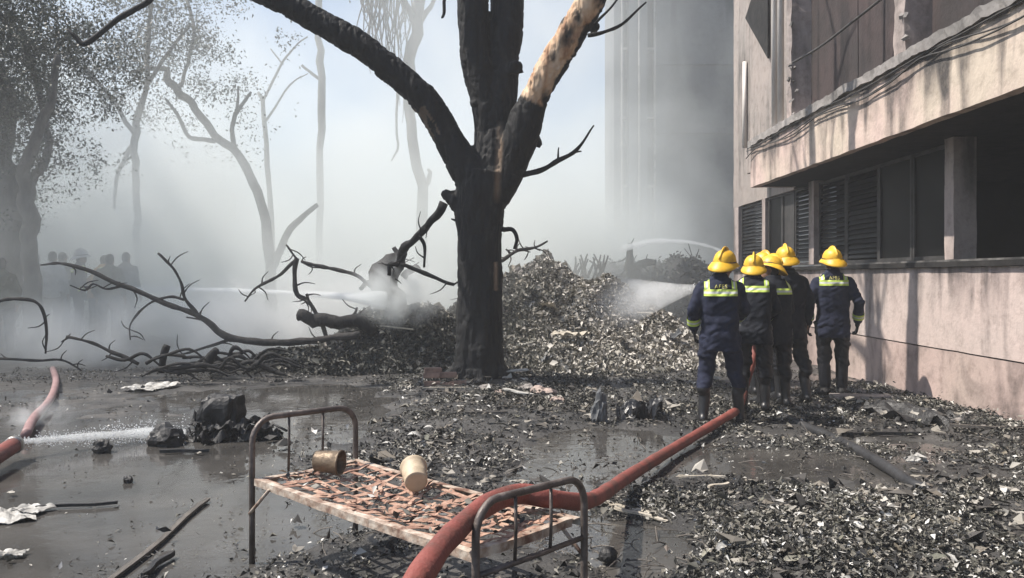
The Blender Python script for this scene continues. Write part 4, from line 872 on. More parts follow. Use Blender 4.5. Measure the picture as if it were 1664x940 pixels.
person('firefighter standing apart beside the pink wall with arms at the sides', (4.06, 10.36, 0.02), R(-13), 1.045,
       dict(wrL=(-.275, .05, .88), elL=(-.28, -.06, 1.14), elR=(.29, -.08, 1.13), wrR=(.29, .04, .9), ankL=(-.09, -.02, .09), kneeL=(-.1, .02, .49), toeL=(-.14, .14, .035), ankR=(.1, .0, .09)), 0.02, 'navy', 'trouser', True, False, R(20), R(-3), 1.37, True, 0.70, True, 'LR', CREW, seed=6)
CR = 'onlookers in the smoke'
def onl(label, px, Y, suit, legs, top_py, **kw):
    x = (px - CX) * Y / F; z = float(ground_z(np.array([x]), np.array([Y]))[0]) - 0.02
    top = H - (top_py - HOR) * Y / F - z
    person(label, (x, Y, z), R(kw.pop('rz', 0)), top / (1.80 if kw.get('head_gear') else 1.735), kw.pop('pose', None), kw.pop('lean', 0.05), suit, legs, kw.pop('gear', False), False, group=CR, vox=0.022, head_gear=kw.pop('head_gear', False), shirt_hem=0.8, **kw)
onl('onlooker in a pale shirt with a dark bag strap, plainest of the crowd', 84, 16.4, 'shirt', 'greycloth', 410, rz=10, seed=11)
onl('dark haired onlooker turned away behind the pale shirt', 99, 17.1, 'greycloth', 'greycloth', 411, rz=-15, seed=12)
onl('onlooker in grey standing against the big leafy tree', 58, 17.3, 'greycloth', 'greencloth', 413, rz=30, seed=13)
onl('firefighter with pale helmet facing across the crowd', 127, 16.7, 'darknavy', 'darknavy', 406, rz=-60, seed=14, head_gear='shirt', gear=True, cuffs='LR')
onl('crew member in ochre banded jacket bending among the onlookers', 155, 16.6, 'ochre', 'greycloth', 414, rz=-40, lean=0.25, seed=15, gear=True, cuffs='LR')
onl('onlooker carrying a round olive backpack', 177, 16.2, 'greencloth', 'greycloth', 414, rz=8, seed=16, pack='greencloth')
onl('onlooker with grey backpack, last in the row next to the slender tree', 203, 16.8, 'greycloth', 'greycloth', 411, rz=0, seed=17, pack='greycloth')
onl('onlooker half cut off at the photo\'s edge in front of the big tree', 4, 14.6, 'greencloth', 'greycloth', 420, rz=50, seed=18)

# ------------------------------------------------------------------ iron bed
U = Vector((0.72, -0.693, 0)).normalized(); V = Vector((-U.y, U.x, 0)); BC = Vector((-0.539, 4.05, 0)); BL, BW, BH = 0.875, 0.335, 0.46
def bp(u, v, z): return BC + U * u + V * v + Vector((0, 0, z))
bed = wempty('iron_bed', BC); tag(bed, 'rusty iron bedstead with strip mattress base standing in the litter', 'bed')
def bedend(u, top, sp_lo, lower, name):
    h = 0.13; arc = []
    for k in range(7):
        a = k / 6 * math.pi / 2; arc.append((-BW + h - h * math.cos(a), top - h + h * math.sin(a)))
    prof = [(-BW, 0.0)] + arc + [(-v, z) for v, z in arc[::-1]] + [(BW, 0.0)]
    pts = [bp(u, v, 0) for v, z in prof]
    gl = [float(ground_z(np.array([q.x]), np.array([q.y]))[0]) for q in (pts[0], pts[-1])]
    P = [bp(u + (0.012 * math.sin(v * 9)), v, z) for v, z in prof]; P[0].z = gl[0] - 0.03; P[-1].z = gl[1] - 0.03
    P = [P[0].lerp(P[1], t) for t in (0, .33, .66)] + P[1:-1] + [P[-2].lerp(P[-1], t) for t in (.33, .66, 1)]
    m = MB(); m.tube(P, 0.0165, 12, rough=0.05, rs=30); e = m.build(name, M['tube'], bed, True)
    for v in (-0.115, 0.105):
        m = MB(); m.tube([bp(u, v, sp_lo), bp(u + 0.006, v, (sp_lo + top) / 2), bp(u, v + 0.004, top - 0.008)], 0.0075, 8); m.build('spindle', M['tube'], e, True)
    if lower:
        m = MB(); m.tube([bp(u, -BW, lower), bp(u, 0, lower - 0.004), bp(u, BW, lower)], 0.012, 10); m.build('cross_bar', M['tube'], e, True)
bedend(-BL, 0.775, BH + 0.0, None, 'headboard'); bedend(BL, 0.655, 0.375, 0.375, 'footboard')
def angle_iron(a, b, inward):
    "L section rail: upright leaf outside, flat leaf on top"
    a, b = Vector(a), Vector(b); d = (b - a).normalized(); m = MB(); n = 14
    sec = [(0, 0.0), (0, -0.037), (0.004, -0.037), (0.004, -0.004), (0.04, -0.004), (0.04, 0.0)]; vs = []
    for i in range(n + 1):
        c = a.lerp(b, i / n) + Vector((0, 0, -0.008 * math.sin(math.pi * i / n) + random.uniform(-.0015, .0015))) + inward * random.uniform(-.002, .002)
        vs += [c + inward * x + Vector((0, 0, z)) for x, z in sec]
    k = 6; m.add(vs, [(i * k + j, i * k + (j + 1) % k, (i + 1) * k + (j + 1) % k, (i + 1) * k + j) for i in range(n) for j in range(k)] + [tuple(range(k)), tuple(n * k + j for j in range(k - 1, -1, -1))])
    return m
for sv in (-1, 1): angle_iron(bp(-BL + 0.02, sv * BW, BH), bp(BL - 0.02, sv * BW, BH), V * -sv).build('side_rail', M['rail'], bed)
for su in (-1, 1): angle_iron(bp(su * (BL - 0.03), -BW + 0.045, BH + 0.004), bp(su * (BL - 0.03), BW - 0.045, BH + 0.004), U * -su).build('end_rail', M['rail'], bed)
m = MB(); m.tube([bp(-BL + 0.19, -BW - 0.008, BH - 0.03), bp(-BL - 0.005, -BW - 0.012, BH - 0.19)], 0.009, 8); m.build('corner_brace', M['rail'], bed, True)
m = MB(); m.tube([bp(BL - 0.19, BW + 0.008, BH - 0.03), bp(BL + 0.005, BW + 0.012, BH - 0.19)], 0.009, 8); m.build('corner_brace', M['rail'], bed, True)
def strip(a, b, w, ph, zoff):
    a, b = Vector(a), Vector(b); d = (b - a).normalized(); s_ = Vector((-d.y, d.x, 0)); n = 16; m = MB(); vs = []
    for i in range(n + 1):
        t = i / n; c = a.lerp(b, t); q = c - BC; uu, vv = q.dot(U) / BL, q.dot(V) / BW
        sag = -0.045 * max(0, 1 - vv * vv) * max(0, 1 - uu * uu)
        c = c + Vector((0, 0, sag + 0.004 * math.sin(i * math.pi / 1.6 + ph) + zoff)) + s_ * (0.006 * math.sin(i * 0.9 + ph * 2))
        tw = 0.25 * math.sin(i * 0.7 + ph); up = Vector((0, 0, 1)) * math.cos(tw) + s_ * math.sin(tw); sd = s_ * math.cos(tw) - Vector((0, 0, 1)) * math.sin(tw)
        vs += [c + sd * w, c - sd * w, c - sd * w - up * 0.003, c + sd * w - up * 0.003]
    m.add(vs, [(i * 4 + j, i * 4 + (j + 1) % 4, (i + 1) * 4 + (j + 1) % 4, (i + 1) * 4 + j) for i in range(n) for j in range(4)])
    return m
for i in range(7):
    v = -BW + 0.06 + i * (2 * BW - 0.12) / 6
    strip(bp(-BL + 0.05, v + random.uniform(-.02, .02), BH - 0.004), bp(BL - 0.05, v + random.uniform(-.03, .03), BH - 0.004), random.uniform(0.010, 0.015), i * 1.7, 0.0).build('mesh_strip', M['strip'], bed)
for i in range(17):
    u = -BL + 0.09 + i * (2 * BL - 0.18) / 16; sk = random.uniform(-0.06, 0.06) + (0.12 if 8 < i < 14 and i % 2 else 0)
    strip(bp(u - sk, -BW + 0.035, BH - 0.004), bp(u + sk, BW - 0.035, BH - 0.004), random.uniform(0.011, 0.019), i * 2.3, 0.003).build('mesh_strip', M['strip'], bed)
for i in range(11):   # torn diagonal strips lying loose across the middle
    u = random.uniform(-0.35, 0.75); v = random.uniform(-0.22, 0.2); a = random.uniform(0, 6.28); L = random.uniform(0.12, 0.3)
    pu, pv = max(-BL + .06, min(BL - .06, u + math.cos(a) * L)), max(-BW + .05, min(BW - .05, v + math.sin(a) * L)); strip(bp(u, v, BH + 0.004), bp(pu, pv, BH + 0.012), random.uniform(0.007, 0.014), i, 0.006).build('torn_strip', M['strip'], bed)
g = np.random.default_rng(5); k = 260; uu = g.uniform(-BL + .05, BL - .05, k); vv = g.uniform(-BW + .04, BW - .04, k); w = g.uniform(0, 1, k) < np.clip(0.2 + 0.9 * np.exp(-((uu - .35) / .3) ** 2) + 0.6 * np.exp(-((uu + .7) / .15) ** 2), 0, 1); uu, vv = uu[w], vv[w]
P = np.array([list(bp(a, b, BH + 0.012 - 0.04 * max(0, 1 - (b / BW) ** 2) * max(0, 1 - (a / BL) ** 2))) for a, b in zip(uu, vv)])
o = link('bed_litter', leaves_mesh('bed_litter', P + g.uniform(0, .012, P.shape), g.uniform(.015, .06, len(P)), g.beta(1.5, 1.5, len(P)), M['litter'], .7, .5, .6, 6), bed); o['kind'] = 'stuff'
def pot(name, label, c, axis, r, L, mat, bottom, cat):
    ax = Vector(axis).normalized(); m = MB()
    m.lathe([(0.0, 0.0), (r * 0.6, 0.0), (r * 0.82, 0.0), (r * 0.86, 0.006), (r * 0.88, L * 0.3), (r * 0.93, L * 0.34), (r * 0.91, L * 0.4), (r * 0.97, L * 0.9), (r * 1.05, L * 0.93), (r * 1.05, L), (r * 0.97, L), (r * 0.9, L * 0.5), (r * 0.8, 0.012), (0, 0.012)], 26, ax, c, 0, 0.012)
    m.build(name, mat, None, True); o = bpy.context.scene.collection.objects[-1]; return tag(o, label, cat)
pc = at(520, 769, 4.55); pot('rusty_tin', 'rusted tin lying on its side at the head of the bed', Vector((pc.x - 0.02, pc.y, BH + 0.064)), (0.97, -0.22, -0.03), 0.066, 0.15, M['tin'], 0, 'tin')
pc = at(672, 778, 4.2); pot('beige_pot', 'dusty beige plastic pot tipped over in the middle of the bed', Vector((pc.x + 0.02, pc.y - 0.05, BH + 0.045)), (-0.2, 0.9, 0.28), 0.068, 0.15, M['beige'], 0, 'pot')

# ------------------------------------------------------------------ hoses
def hose(name, label, pts, rad, mat, cat='hose', n=8, sides=18, rough=0.07, flat=1.0):
    o = crom([(*p, 1) for p in pts], n); m = MB(); P = [Vector(q[:3]) for q in o]
    m.tube(P, rad, sides, rough=rough, rs=5, flat=flat); r0 = wempty(name, pts[0]); tag(r0, label, cat); m.build('hose_line', mat, r0, True); return r0, P
main, P = hose('fire_hose', 'thick red charged hose crossing the bed and running to the crew',
    [(-0.75, 1.2, 0.10), (-0.6, 1.8, 0.2), at(655, 985, 2.45), at(690, 925, 2.72), at(735, 868, 3.1), at(790, 822, 3.5), at(845, 803, 3.78), at(905, 812, 3.87), at(962, 812, 4.5), at(1020, 775, 5.75), at(1080, 738, 6.75), at(1140, 702, 7.7), at(1190, 672, 8.3), (2.42, 8.72, 0.16), (2.62, 9.15, 0.38), (2.78, 9.35, 0.75), (2.74, 9.5, 1.02), (2.5, 9.6, 1.2)], 0.045, M['hose'], rough=0.14)
m = MB(); m.tube([(2.5, 9.6, 1.2), (2.4, 9.72, 1.28), (2.31, 9.82, 1.34)], [0.045, 0.035, 0.02], 14); m.build('nozzle', M['brass'], main, True)
blk, P2 = hose('rubber_hose', 'black rubber hose lying on the mud behind the crew towards the camera', [gp(1255, 668, .05), gp(1300, 690, .05), gp(1345, 708, .05), gp(1400, 735, .045), gp(1450, 765, .04), gp(1490, 790, .03), gp(1560, 815, .0)], 0.045, M['blackhose'])
lh, P3 = hose('red_hose', 'red hose end with metal coupling jetting water at the photo\'s edge', [gp(-140, 830, 0.1), gp(-60, 780, .1), gp(-10, 745, .12), gp(22, 724, .14)], 0.066, M['hose'])
d = (P3[-1] - P3[-3]).normalized(); m = MB(); m.lathe([(0.0, 0), (0.072, 0), (0.076, 0.015), (0.076, 0.05), (0.06, 0.055), (0.06, 0.09), (0.05, 0.1), (0.03, 0.15), (0.0, 0.15)], 18, d, P3[-1] - d * 0.02); m.build('coupling', M['brass'], lh, True)
hose('pink_hose', 'faded pink hose running back through the flood water, with spray', [gp(42, 706, .07), gp(55, 680, .08), gp(78, 655, .08), gp(88, 635, .07), gp(91, 617, .06), gp(86, 600, .05)], 0.045, M['pinkhose'])

# ------------------------------------------------------------------ debris, piece by piece
def gz_(p): return float(ground_z(np.array([p.x]), np.array([p.y]))[0])
def plank(name, label, px, py, L, w, t, ang, mat, tiltx=0.0, cat='plank', group=None, lift=0.0, splinter=True):
    p = gp(px, py); z = max(0.0, gz_(p)) + t / 2 + 0.012 + lift; m = MB(); n = 7; vs = []
    for i in range(n + 1):
        x = (i / n - 0.5) * L; e = random.uniform(0.85, 1.08); o = 0.012 * math.sin(i * 1.1 + px)
        k = random.uniform(0.3, 0.8) if splinter and i in (0, n) else 1.0
        vs += [(x + random.uniform(-.02, .02) * (i in (0, n)), o - w / 2 * e * k, -t / 2), (x, o + w / 2 * e * k, -t / 2), (x, o + w / 2 * e * k, t / 2), (x, o - w / 2 * e * k, t / 2)]
    m.add(vs, [(i * 4 + j, i * 4 + (j + 1) % 4, (i + 1) * 4 + (j + 1) % 4, (i + 1) * 4 + j) for i in range(n) for j in range(4)] + [(3, 2, 1, 0), (n * 4, n * 4 + 1, n * 4 + 2, n * 4 + 3)])
    return tag(m.build(name, mat, None, False, (p.x, p.y, z), (0, tiltx, ang)), label, cat, group)
def crumple(name, label, p, size, mat, cat, seed, amp=0.35, n=15, group=None, flat=0.25):
    "crumpled sheet with thickness"
    m = MB(); vs = []
    for lay in (0, -0.006):
        for i in range(n + 1):
            for j in range(n + 1):
                x, y = (i / n - .5), (j / n - .5); r = 1 + 0.25 * mnoise.noise(Vector((math.atan2(y, x) * 1.5, seed, 0)))
                z = amp * abs(mnoise.noise(Vector((x * 3 + seed, y * 3, seed)))) + 0.22 * amp * mnoise.noise(Vector((x * 8, y * 8 + seed, 1)))
                vs.append((x * size[0] * r, y * size[1] * r, max(0.0, z) * size[2] / 0.35 + lay))
    k = (n + 1) ** 2; f = [(i * (n + 1) + j, (i + 1) * (n + 1) + j, (i + 1) * (n + 1) + j + 1, i * (n + 1) + j + 1) for i in range(n) for j in range(n)]
    m.add(vs, f + [tuple(q + k for q in t[::-1]) for t in f])
    return tag(m.build(name, mat, None, False, p, (0, 0, seed)), label, cat, group)
def lump(name, label, p, size, mat, cat, seed, group=None, parent=None, rough=0.45, fr=1.6):
    bm = bmesh.new(); bmesh.ops.create_icosphere(bm, subdivisions=3, radius=1.0)
    for v in bm.verts:
        q = v.co.copy(); k = 1 + rough * mnoise.noise(q * fr + Vector((seed, seed, 0))) + rough * 0.5 * mnoise.noise(q * fr * 2.7 + Vector((seed, 0, 5)))
        v.co = Vector((q.x * k * size[0], q.y * k * size[1], q.z * k * size[2]))
    me = bpy.data.meshes.new(name); bm.to_mesh(me); bm.free(); me.materials.append(mat); o = link(name, me, parent, p)
    return tag(o, label, cat, group, 'thing') if label else o
plank('split_plank', 'pale split plank lying by the bed foot, longer of two', 1020, 832, 0.42, 0.05, 0.014, R(-38), M['wood'], 0.05)
plank('split_plank', 'pale split plank fanned over the longer one by the bed foot', 1040, 845, 0.38, 0.035, 0.012, R(-30), M['wood'], 0.09, lift=0.02)
plank('bent_lath', 'pale lath making the upper arm of a V on the litter', 1140, 788, 0.34, 0.022, 0.012, R(-18), M['wood'], -0.06, 'lath', lift=0.03)
plank('bent_lath', 'pale lath making the lower arm of a V on the litter', 1168, 812, 0.24, 0.03, 0.012, R(38), M['wood'], 0.05, 'lath', lift=0.03)
plank('white_board', 'cream board lying at the foot of the burnt trunk', 830, 624, 0.5, 0.16, 0.02, R(8), M['paper'], -0.05, 'board', lift=0.08)
plank('pale_board', 'pale narrow board slanting down the litter below the trunk', 842, 657, 0.42, 0.09, 0.015, R(-25), M['paper'], 0.12, 'board', lift=0.06)
plank('thin_batten', 'long thin batten lying across the litter under the trunk', 735, 640, 0.8, 0.03, 0.02, R(4), M['wood'], 0, 'batten')
plank('dark_batten', 'dark wet batten between bed and trunk', 790, 690, 0.45, 0.03, 0.025, R(5), M['oldwood'], 0, 'batten')
plank('wet_beam', 'long wet beam sunk in the mud left of the bed', 272, 872, 1.5, 0.035, 0.015, R(93), M['oldwood'], 0, 'beam', splinter=False)
plank('wet_beam', 'short dark stick beside the long wet beam', 255, 925, 0.35, 0.025, 0.03, R(88), M['black'], 0, 'stick')
plank('floating_stick', 'dark stick floating beside the wreck in the flood water', 300, 738, 0.42, 0.03, 0.03, R(3), M['black'], 0, 'stick')
plank('floating_stick', 'dark stick leading away from the torn paper sheets', 125, 826, 0.5, 0.025, 0.02, R(12), M['black'], 0, 'stick')
plank('wall_stick', 'dark batten lying parallel to the wall near the tarpaulin', 1430, 712, 0.75, 0.035, 0.03, R(2), M['black'], 0, 'batten')
plank('wall_stick', 'grey batten at the wall foot beyond the tarpaulin', 1610, 712, 0.7, 0.035, 0.03, R(-20), M['oldwood'], 0, 'batten')
plank('step_slab', 'flat grey slab on the ground beside the lone firefighter', 1400, 655, 0.7, 0.25, 0.05, R(-6), M['concrete'], 0, 'slab', splinter=False)['kind'] = 'thing'
for i, (px, py, a, lift) in enumerate(((700, 640, 4, 0), (722, 642, -8, 0), (742, 640, 12, 0), (704, 632, -5, .07), (730, 631, 8, .07), (712, 622, 15, .14))):
    lab = ['brick at the end of the bottom row by the trunk, farthest from it', 'middle brick of the bottom row by the trunk', 'brick of the bottom row touching the trunk', 'outer brick of the middle row by the trunk', 'inner brick of the middle row by the trunk', 'single brick on top of the small pile by the trunk'][i]
    p = gp(px, py); bm = bmesh.new(); bmesh.ops.create_cube(bm, size=1); bmesh.ops.scale(bm, vec=(0.23, 0.11, 0.07), verts=bm.verts); bmesh.ops.bevel(bm, geom=bm.edges[:], offset=0.006, segments=2, affect='EDGES')
    me = bpy.data.meshes.new('brick'); bm.to_mesh(me); bm.free(); me.materials.append(M['brick'])
    tag(link('brick', me, None, (p.x, 11.05 + 0.02 * i, max(0, gz_(p)) + 0.04 + lift), (0, 0, R(a))), lab, 'brick', 'bricks piled by the trunk', 'thing')
crumple('paper_sheet', 'torn white sheet lying at the edge of the root tangle', gp(248, 630, .03), (0.62, 0.5, 0.16), M['paper'], 'sheet', 1.3, amp=0.2)
crumple('paper_sheet', 'torn grey white sheet lying at the photo\'s edge on the mud', gp(22, 838, .01), (0.34, 0.24, 0.04), M['paper'], 'sheet', 2.1)
crumple('paper_sheet', 'small ragged sheet overlapping the torn grey white one', gp(52, 828, .02), (0.2, 0.15, 0.04), M['paper'], 'sheet', 2.9)
crumple('paper_sheet', 'small white scrap floating low on the mud near the corner', gp(18, 900, .02), (0.14, 0.08, 0.03), M['paper'], 'scrap', 3.3)
crumple('paper_sheet', 'small pale sheet among litter in the trodden centre', gp(905, 560, .3), (0.5, 0.4, 0.2), M['paper'], 'sheet', 4.4)
crumple('paper_sheet', 'cream sheet folded on the sunlit side of the big heap', at(925, 545, 13.6), (0.62, 0.35, 0.3), M['wood'], 'sheet', 5.4, amp=0.12)
crumple('paper_sheet', 'white star shaped scrap on the litter near the black hose', gp(1488, 748, .05), (0.16, 0.1, 0.06), M['paper'], 'scrap', 6.1)
crumple('red_cloth', 'red rag caught on the far shoulder of the big heap', at(1005, 486, 15.6), (0.4, 0.3, 0.25), M['pinkhose'], 'rag', 7.0)
crumple('tarpaulin', 'black burnt tarpaulin heaped along the wall foot', gp(1475, 680, .03), (1.1, 0.55, 0.26), M['black'], 'tarpaulin', 8.2)
crumple('black_bag', 'crumpled black bag between the trunk and the crew', gp(1040, 682, .02), (0.5, 0.42, 0.42), M['blackplastic'], 'bag', 9.3, n=12)
lump('pink_chunk', 'pinkish plaster chunk in the pale litter', gp(1395, 822, .05), (0.11, 0.06, 0.05), M['pinkstone'], 'chunk', 3)
lump('white_cup', 'charred round tin beside the bed foot', gp(988, 902, .05), (0.05, 0.05, 0.045), M['black'], 'tin', 5, rough=0.15)
lump('mud_clod', 'dark clod in the path of the water jet', gp(268, 712, .06), (0.17, 0.13, 0.12), M['black'], 'clod', 8)
lump('mud_clod', 'small clod standing in flood water below the jet', gp(166, 728, .04), (0.08, 0.07, 0.07), M['black'], 'clod', 11)
lump('mud_clod', 'tiny dark clod beside a wet scrap in open mud', gp(208, 780, .02), (0.04, 0.035, 0.03), M['black'], 'clod', 13)
for i, (px, py, s_) in enumerate(((880, 640, .16), (858, 634, .12), (905, 652, .09), (790, 632, .1), (812, 640, .08))):
    lump('rubble', ['pinkish rubble lump at the far end of the cream board', 'rubble lump propping the cream board', 'small rubble lump past the cream board', 'rubble lump against the trunk base', 'small rubble lump in front of the trunk'][i], gp(px, py, .08), (s_, s_ * .8, s_ * .6), M['pinkstone' if i % 2 == 0 else 'concrete'], 'rubble', i + 20, 'rubble at the trunk foot')
for i, (px, py, s_) in enumerate(((1395, 640, .11), (1420, 648, .1), (1560, 690, .1), (1600, 700, .08), (1375, 637, .08))):
    lump('rubble', ['dark rubble lump at the wall foot just past the lone firefighter', 'second rubble lump along the wall foot', 'rubble lump beyond the tarpaulin end', 'smallest rubble lump along the wall', 'rubble lump right behind the lone firefighter\'s boots'][i], gp(px, py, .04), (s_, s_ * .8, s_ * .6), M['concrete'], 'rubble', i + 30, 'rubble along the wall foot')
# upright bluish cloth by the black bag
lump('bundled_cloth', 'upright bundled grey cloth next to the black bag', gp(975, 672, .12), (0.085, 0.07, 0.2), M['greycloth'], 'cloth', 41, rough=0.6, fr=2.4)
# wreck: ribbed broken drum on crumpled plates
wk = wempty('charred_wreck', gp(360, 712)); tag(wk, 'charred ribbed machine wreck standing in the flood water', 'wreck')
c = gp(360, 712); bm = bmesh.new(); bmesh.ops.create_icosphere(bm, subdivisions=4, radius=1.0)
for v in bm.verts:   # slumped casting with upright cooling ribs
    q = v.co.copy(); th_ = math.atan2(q.y, q.x); rr = 1 + 0.10 * math.copysign(abs(math.sin(th_ * 9)) ** 0.5, math.sin(th_ * 9)) * (1 - abs(q.z)) + 0.3 * mnoise.noise(q * 1.7 + Vector((4, 2, 1))) + 0.1 * mnoise.noise(q * 5)
    z = max(-0.8, min(0.72 + 0.15 * mnoise.noise(Vector((q.x * 3, q.y * 3, 7))), q.z * 1.25))
    v.co = Vector((math.copysign(abs(q.x) ** 0.7, q.x) * 0.2 * rr + z * 0.05, math.copysign(abs(q.y) ** 0.7, q.y) * 0.17 * rr, 0.2 + z * 0.24))
me = bpy.data.meshes.new('casting'); bm.to_mesh(me); bm.free(); me.materials.append(M['black']); o = link('casting', me, wk); o.location = c + Vector((-0.02, 0.06, 0.02))
for i, (dx, dy, s_, z) in enumerate(((-.22, -.05, .3, .0), (.0, -.16, .34, .0), (.25, -.02, .34, .02), (.42, .05, .26, .0), (-.1, -.1, .22, .1), (.3, .1, .25, .12), (.12, -.12, .25, .12), (-.16, .02, .3, .14), (.22, -.1, .22, .05), (.5, 0, .2, .0), (.35, -.06, .3, .08))):
    o = crumple('plate', None, c + Vector((dx, dy, z)), (s_, s_ * .7, s_ * .55), M['black'], None, 40 + i * 1.7, n=10); o.parent = wk; o.matrix_parent_inverse = Matrix.Translation(wk.location).inverted()
for i in range(10):
    a = random.uniform(0, 6.28); q = c + Vector((random.uniform(-.35, .5), random.uniform(-.15, .15), 0.03)); m = MB(); m.tube([q, q + Vector((math.cos(a) * .12, math.sin(a) * .1, random.uniform(.02, .12))), q + Vector((math.cos(a) * .28, math.sin(a) * .18, random.uniform(0, .1)))], 0.012, 6); m.build('bent_rod', M['black'], wk, True)

# ------------------------------------------------------------------ air: haze, smoke, water jets
def vol_box(name, a, b, label, mat):
    m = MB(); m.span(a, b); o = m.build(name, mat); tag(o, label, name, kind='stuff'); return o
def volmat(name, col, dens, aniso=0.0):
    m = bpy.data.materials.new(name); m.use_nodes = True; t = m.node_tree; t.nodes.clear()
    o = t.nodes.new('ShaderNodeOutputMaterial'); v = t.nodes.new('ShaderNodeVolumePrincipled')
    v.inputs['Color'].default_value = (*col, 1); v.inputs['Density'].default_value = dens; v.inputs['Anisotropy'].default_value = aniso
    t.links.new(v.outputs[0], o.inputs['Volume']); return m, t, v
hz, _, _ = volmat('thin_smoke_haze', (0.92, 0.95, 0.98), 0.0028)
vol_box('haze', (-270, -66, -1.3), (270, 410, 17.5), 'thin smoke haze hanging over the whole place', hz)

def mathn(t, op, a, b=None, c=None):
    n = t.nodes.new('ShaderNodeMath'); n.operation = op
    for i, v in enumerate((a, b, c)):
        if v is None: continue
        if isinstance(v, (int, float)): n.inputs[i].default_value = v
        else: t.links.new(v, n.inputs[i])
    return n.outputs[0]
def sstep(t, v, a, b, lo=0.0, hi=1.0):
    n = t.nodes.new('ShaderNodeMapRange'); n.interpolation_type = 'SMOOTHSTEP'
    n.inputs['From Min'].default_value = a; n.inputs['From Max'].default_value = b; n.inputs['To Min'].default_value = lo; n.inputs['To Max'].default_value = hi
    t.links.new(v, n.inputs['Value']); return n.outputs[0]
SX0, SX1, SY0, SY1, SZ1 = -34.0, 15.0, 9.5, 46.0, 14.0
sm, t, v = volmat('billowing_smoke', (0.90, 0.925, 0.912), 0.1, 0.15)
tc = t.nodes.new('ShaderNodeTexCoord'); sp = t.nodes.new('ShaderNodeSeparateXYZ'); t.links.new(tc.outputs['Object'], sp.inputs[0])
X, Y, Z = sp.outputs
n1 = N(t, 'ShaderNodeTexNoise', i_Scale=0.21, i_Detail=4.0, i_Roughness=0.55, i_Distortion=0.6); t.links.new(tc.outputs['Object'], n1.inputs['Vector'])
bill = sstep(t, n1.outputs['Fac'], 0.37, 0.65, 0.2, 2.0)
front = sstep(t, mathn(t, 'SUBTRACT', mathn(t, 'ADD', Y, mathn(t, 'MULTIPLY', mathn(t, 'MAXIMUM', mathn(t, 'SUBTRACT', mathn(t, 'MULTIPLY', X, -1.0), 4.0), 0.0), 0.47)), mathn(t, 'MULTIPLY', mathn(t, 'MAXIMUM', mathn(t, 'SUBTRACT', X, 0.0), 0.0), 1.35)), 12.4, 22.0)
hgt = mathn(t, 'ADD', mathn(t, 'MULTIPLY', sstep(t, Z, 0.3, 5.5, 1.0, 0.0), 0.86), 0.14)
edge = mathn(t, 'MULTIPLY', mathn(t, 'MULTIPLY', sstep(t, Y, SY1 - 8, SY1 - 0.2, 1, 0), sstep(t, Z, 8.0, SZ1 - 0.2, 1, 0)), mathn(t, 'MULTIPLY', sstep(t, X, SX0 + 0.2, SX0 + 8, 0, 1), sstep(t, X, SX1 - 5, SX1 - 0.2, 1, 0)))
den = mathn(t, 'MULTIPLY', mathn(t, 'MULTIPLY', bill, front), mathn(t, 'MULTIPLY', hgt, edge))
t.links.new(mathn(t, 'MULTIPLY', den, 0.46), v.inputs['Density'])
vol_box('smoke', (SX0, SY0, -0.9), (SX1, SY1, SZ1), 'thick pale smoke drifting through the trees behind the heap', sm)

# water jets and spray (fine droplets as dense white air in a closed tapering body)
def jet(name, label, pts, rads, dens, parent_drops=0, aniso=0.0):
    o = crom([(*p, r) for p, r in zip(pts, rads)], 8); m = MB(); m.tube([Vector(q[:3]) for q in o], [q[3] for q in o], 12, rough=0.35, rs=4)
    mm, tt, vv = volmat(name + '_spray', (0.96, 0.975, 0.98), dens); e = m.build(name, mm, None, True); tag(e, label, 'water jet', kind='stuff')
    return e, o
def drops(name, pts, n, spread, parent, size=0.006, seed=3):
    g = np.random.default_rng(seed); m = MB()
    for i in range(n):
        t = g.uniform(0, len(pts) - 1.01); a = int(t); q = Vector(pts[a][:3]).lerp(Vector(pts[a + 1][:3]), t - a); k = spread * (0.3 + t / len(pts))
        c = q + Vector((g.normal(0, k), g.normal(0, k), g.normal(0, k * 0.6))); r = size * g.uniform(0.5, 1.5)
        if c.z < 0.01: c.z = 0.01
        m.add([c + Vector(d) * r for d in ((1, 0, 0), (-1, 0, 0), (0, 1, 0), (0, -1, 0), (0, 0, 1), (0, 0, -1))], [(0, 2, 4), (2, 1, 4), (1, 3, 4), (3, 0, 4), (2, 0, 5), (1, 2, 5), (3, 1, 5), (0, 3, 5)])
    o = m.build(name, M['water_drop'], parent); o['kind'] = 'stuff'; return o
M['water_drop'] = grain('white_water_drop', [(0.3, (0.7, 0.72, 0.73)), (0.7, (0.8, 0.81, 0.82))], 10, 0.2, 0)
e, o = jet('water_jet', 'bright low water jet from the red hose end to the wreck', [P3[-1] + d * 0.12, gp(110, 712, .12), gp(190, 706, .10), gp(250, 704, .07), gp(300, 708, .04)], [0.02, 0.032, 0.042, 0.055, 0.06], 16)
drops('droplets', o, 1600, 0.10, e, 0.005)
e, o = jet('water_jet', 'thin white water jet shooting from the crowd through the smoke', [at(215, 469, 14.9), at(330, 471, 14.4), at(450, 475, 13.9), at(560, 482, 13.6), at(625, 489, 13.5)], [0.03, 0.036, 0.042, 0.07, 0.18], 16)
e, o = jet('water_jet', 'faint water arc far behind the crew\'s helmets', [at(1180, 412, 19.5), at(1150, 400, 20), at(1110, 393, 20.5), at(1060, 393, 21), at(1010, 405, 21.5)], [0.035, 0.04, 0.05, 0.07, 0.1], 9)
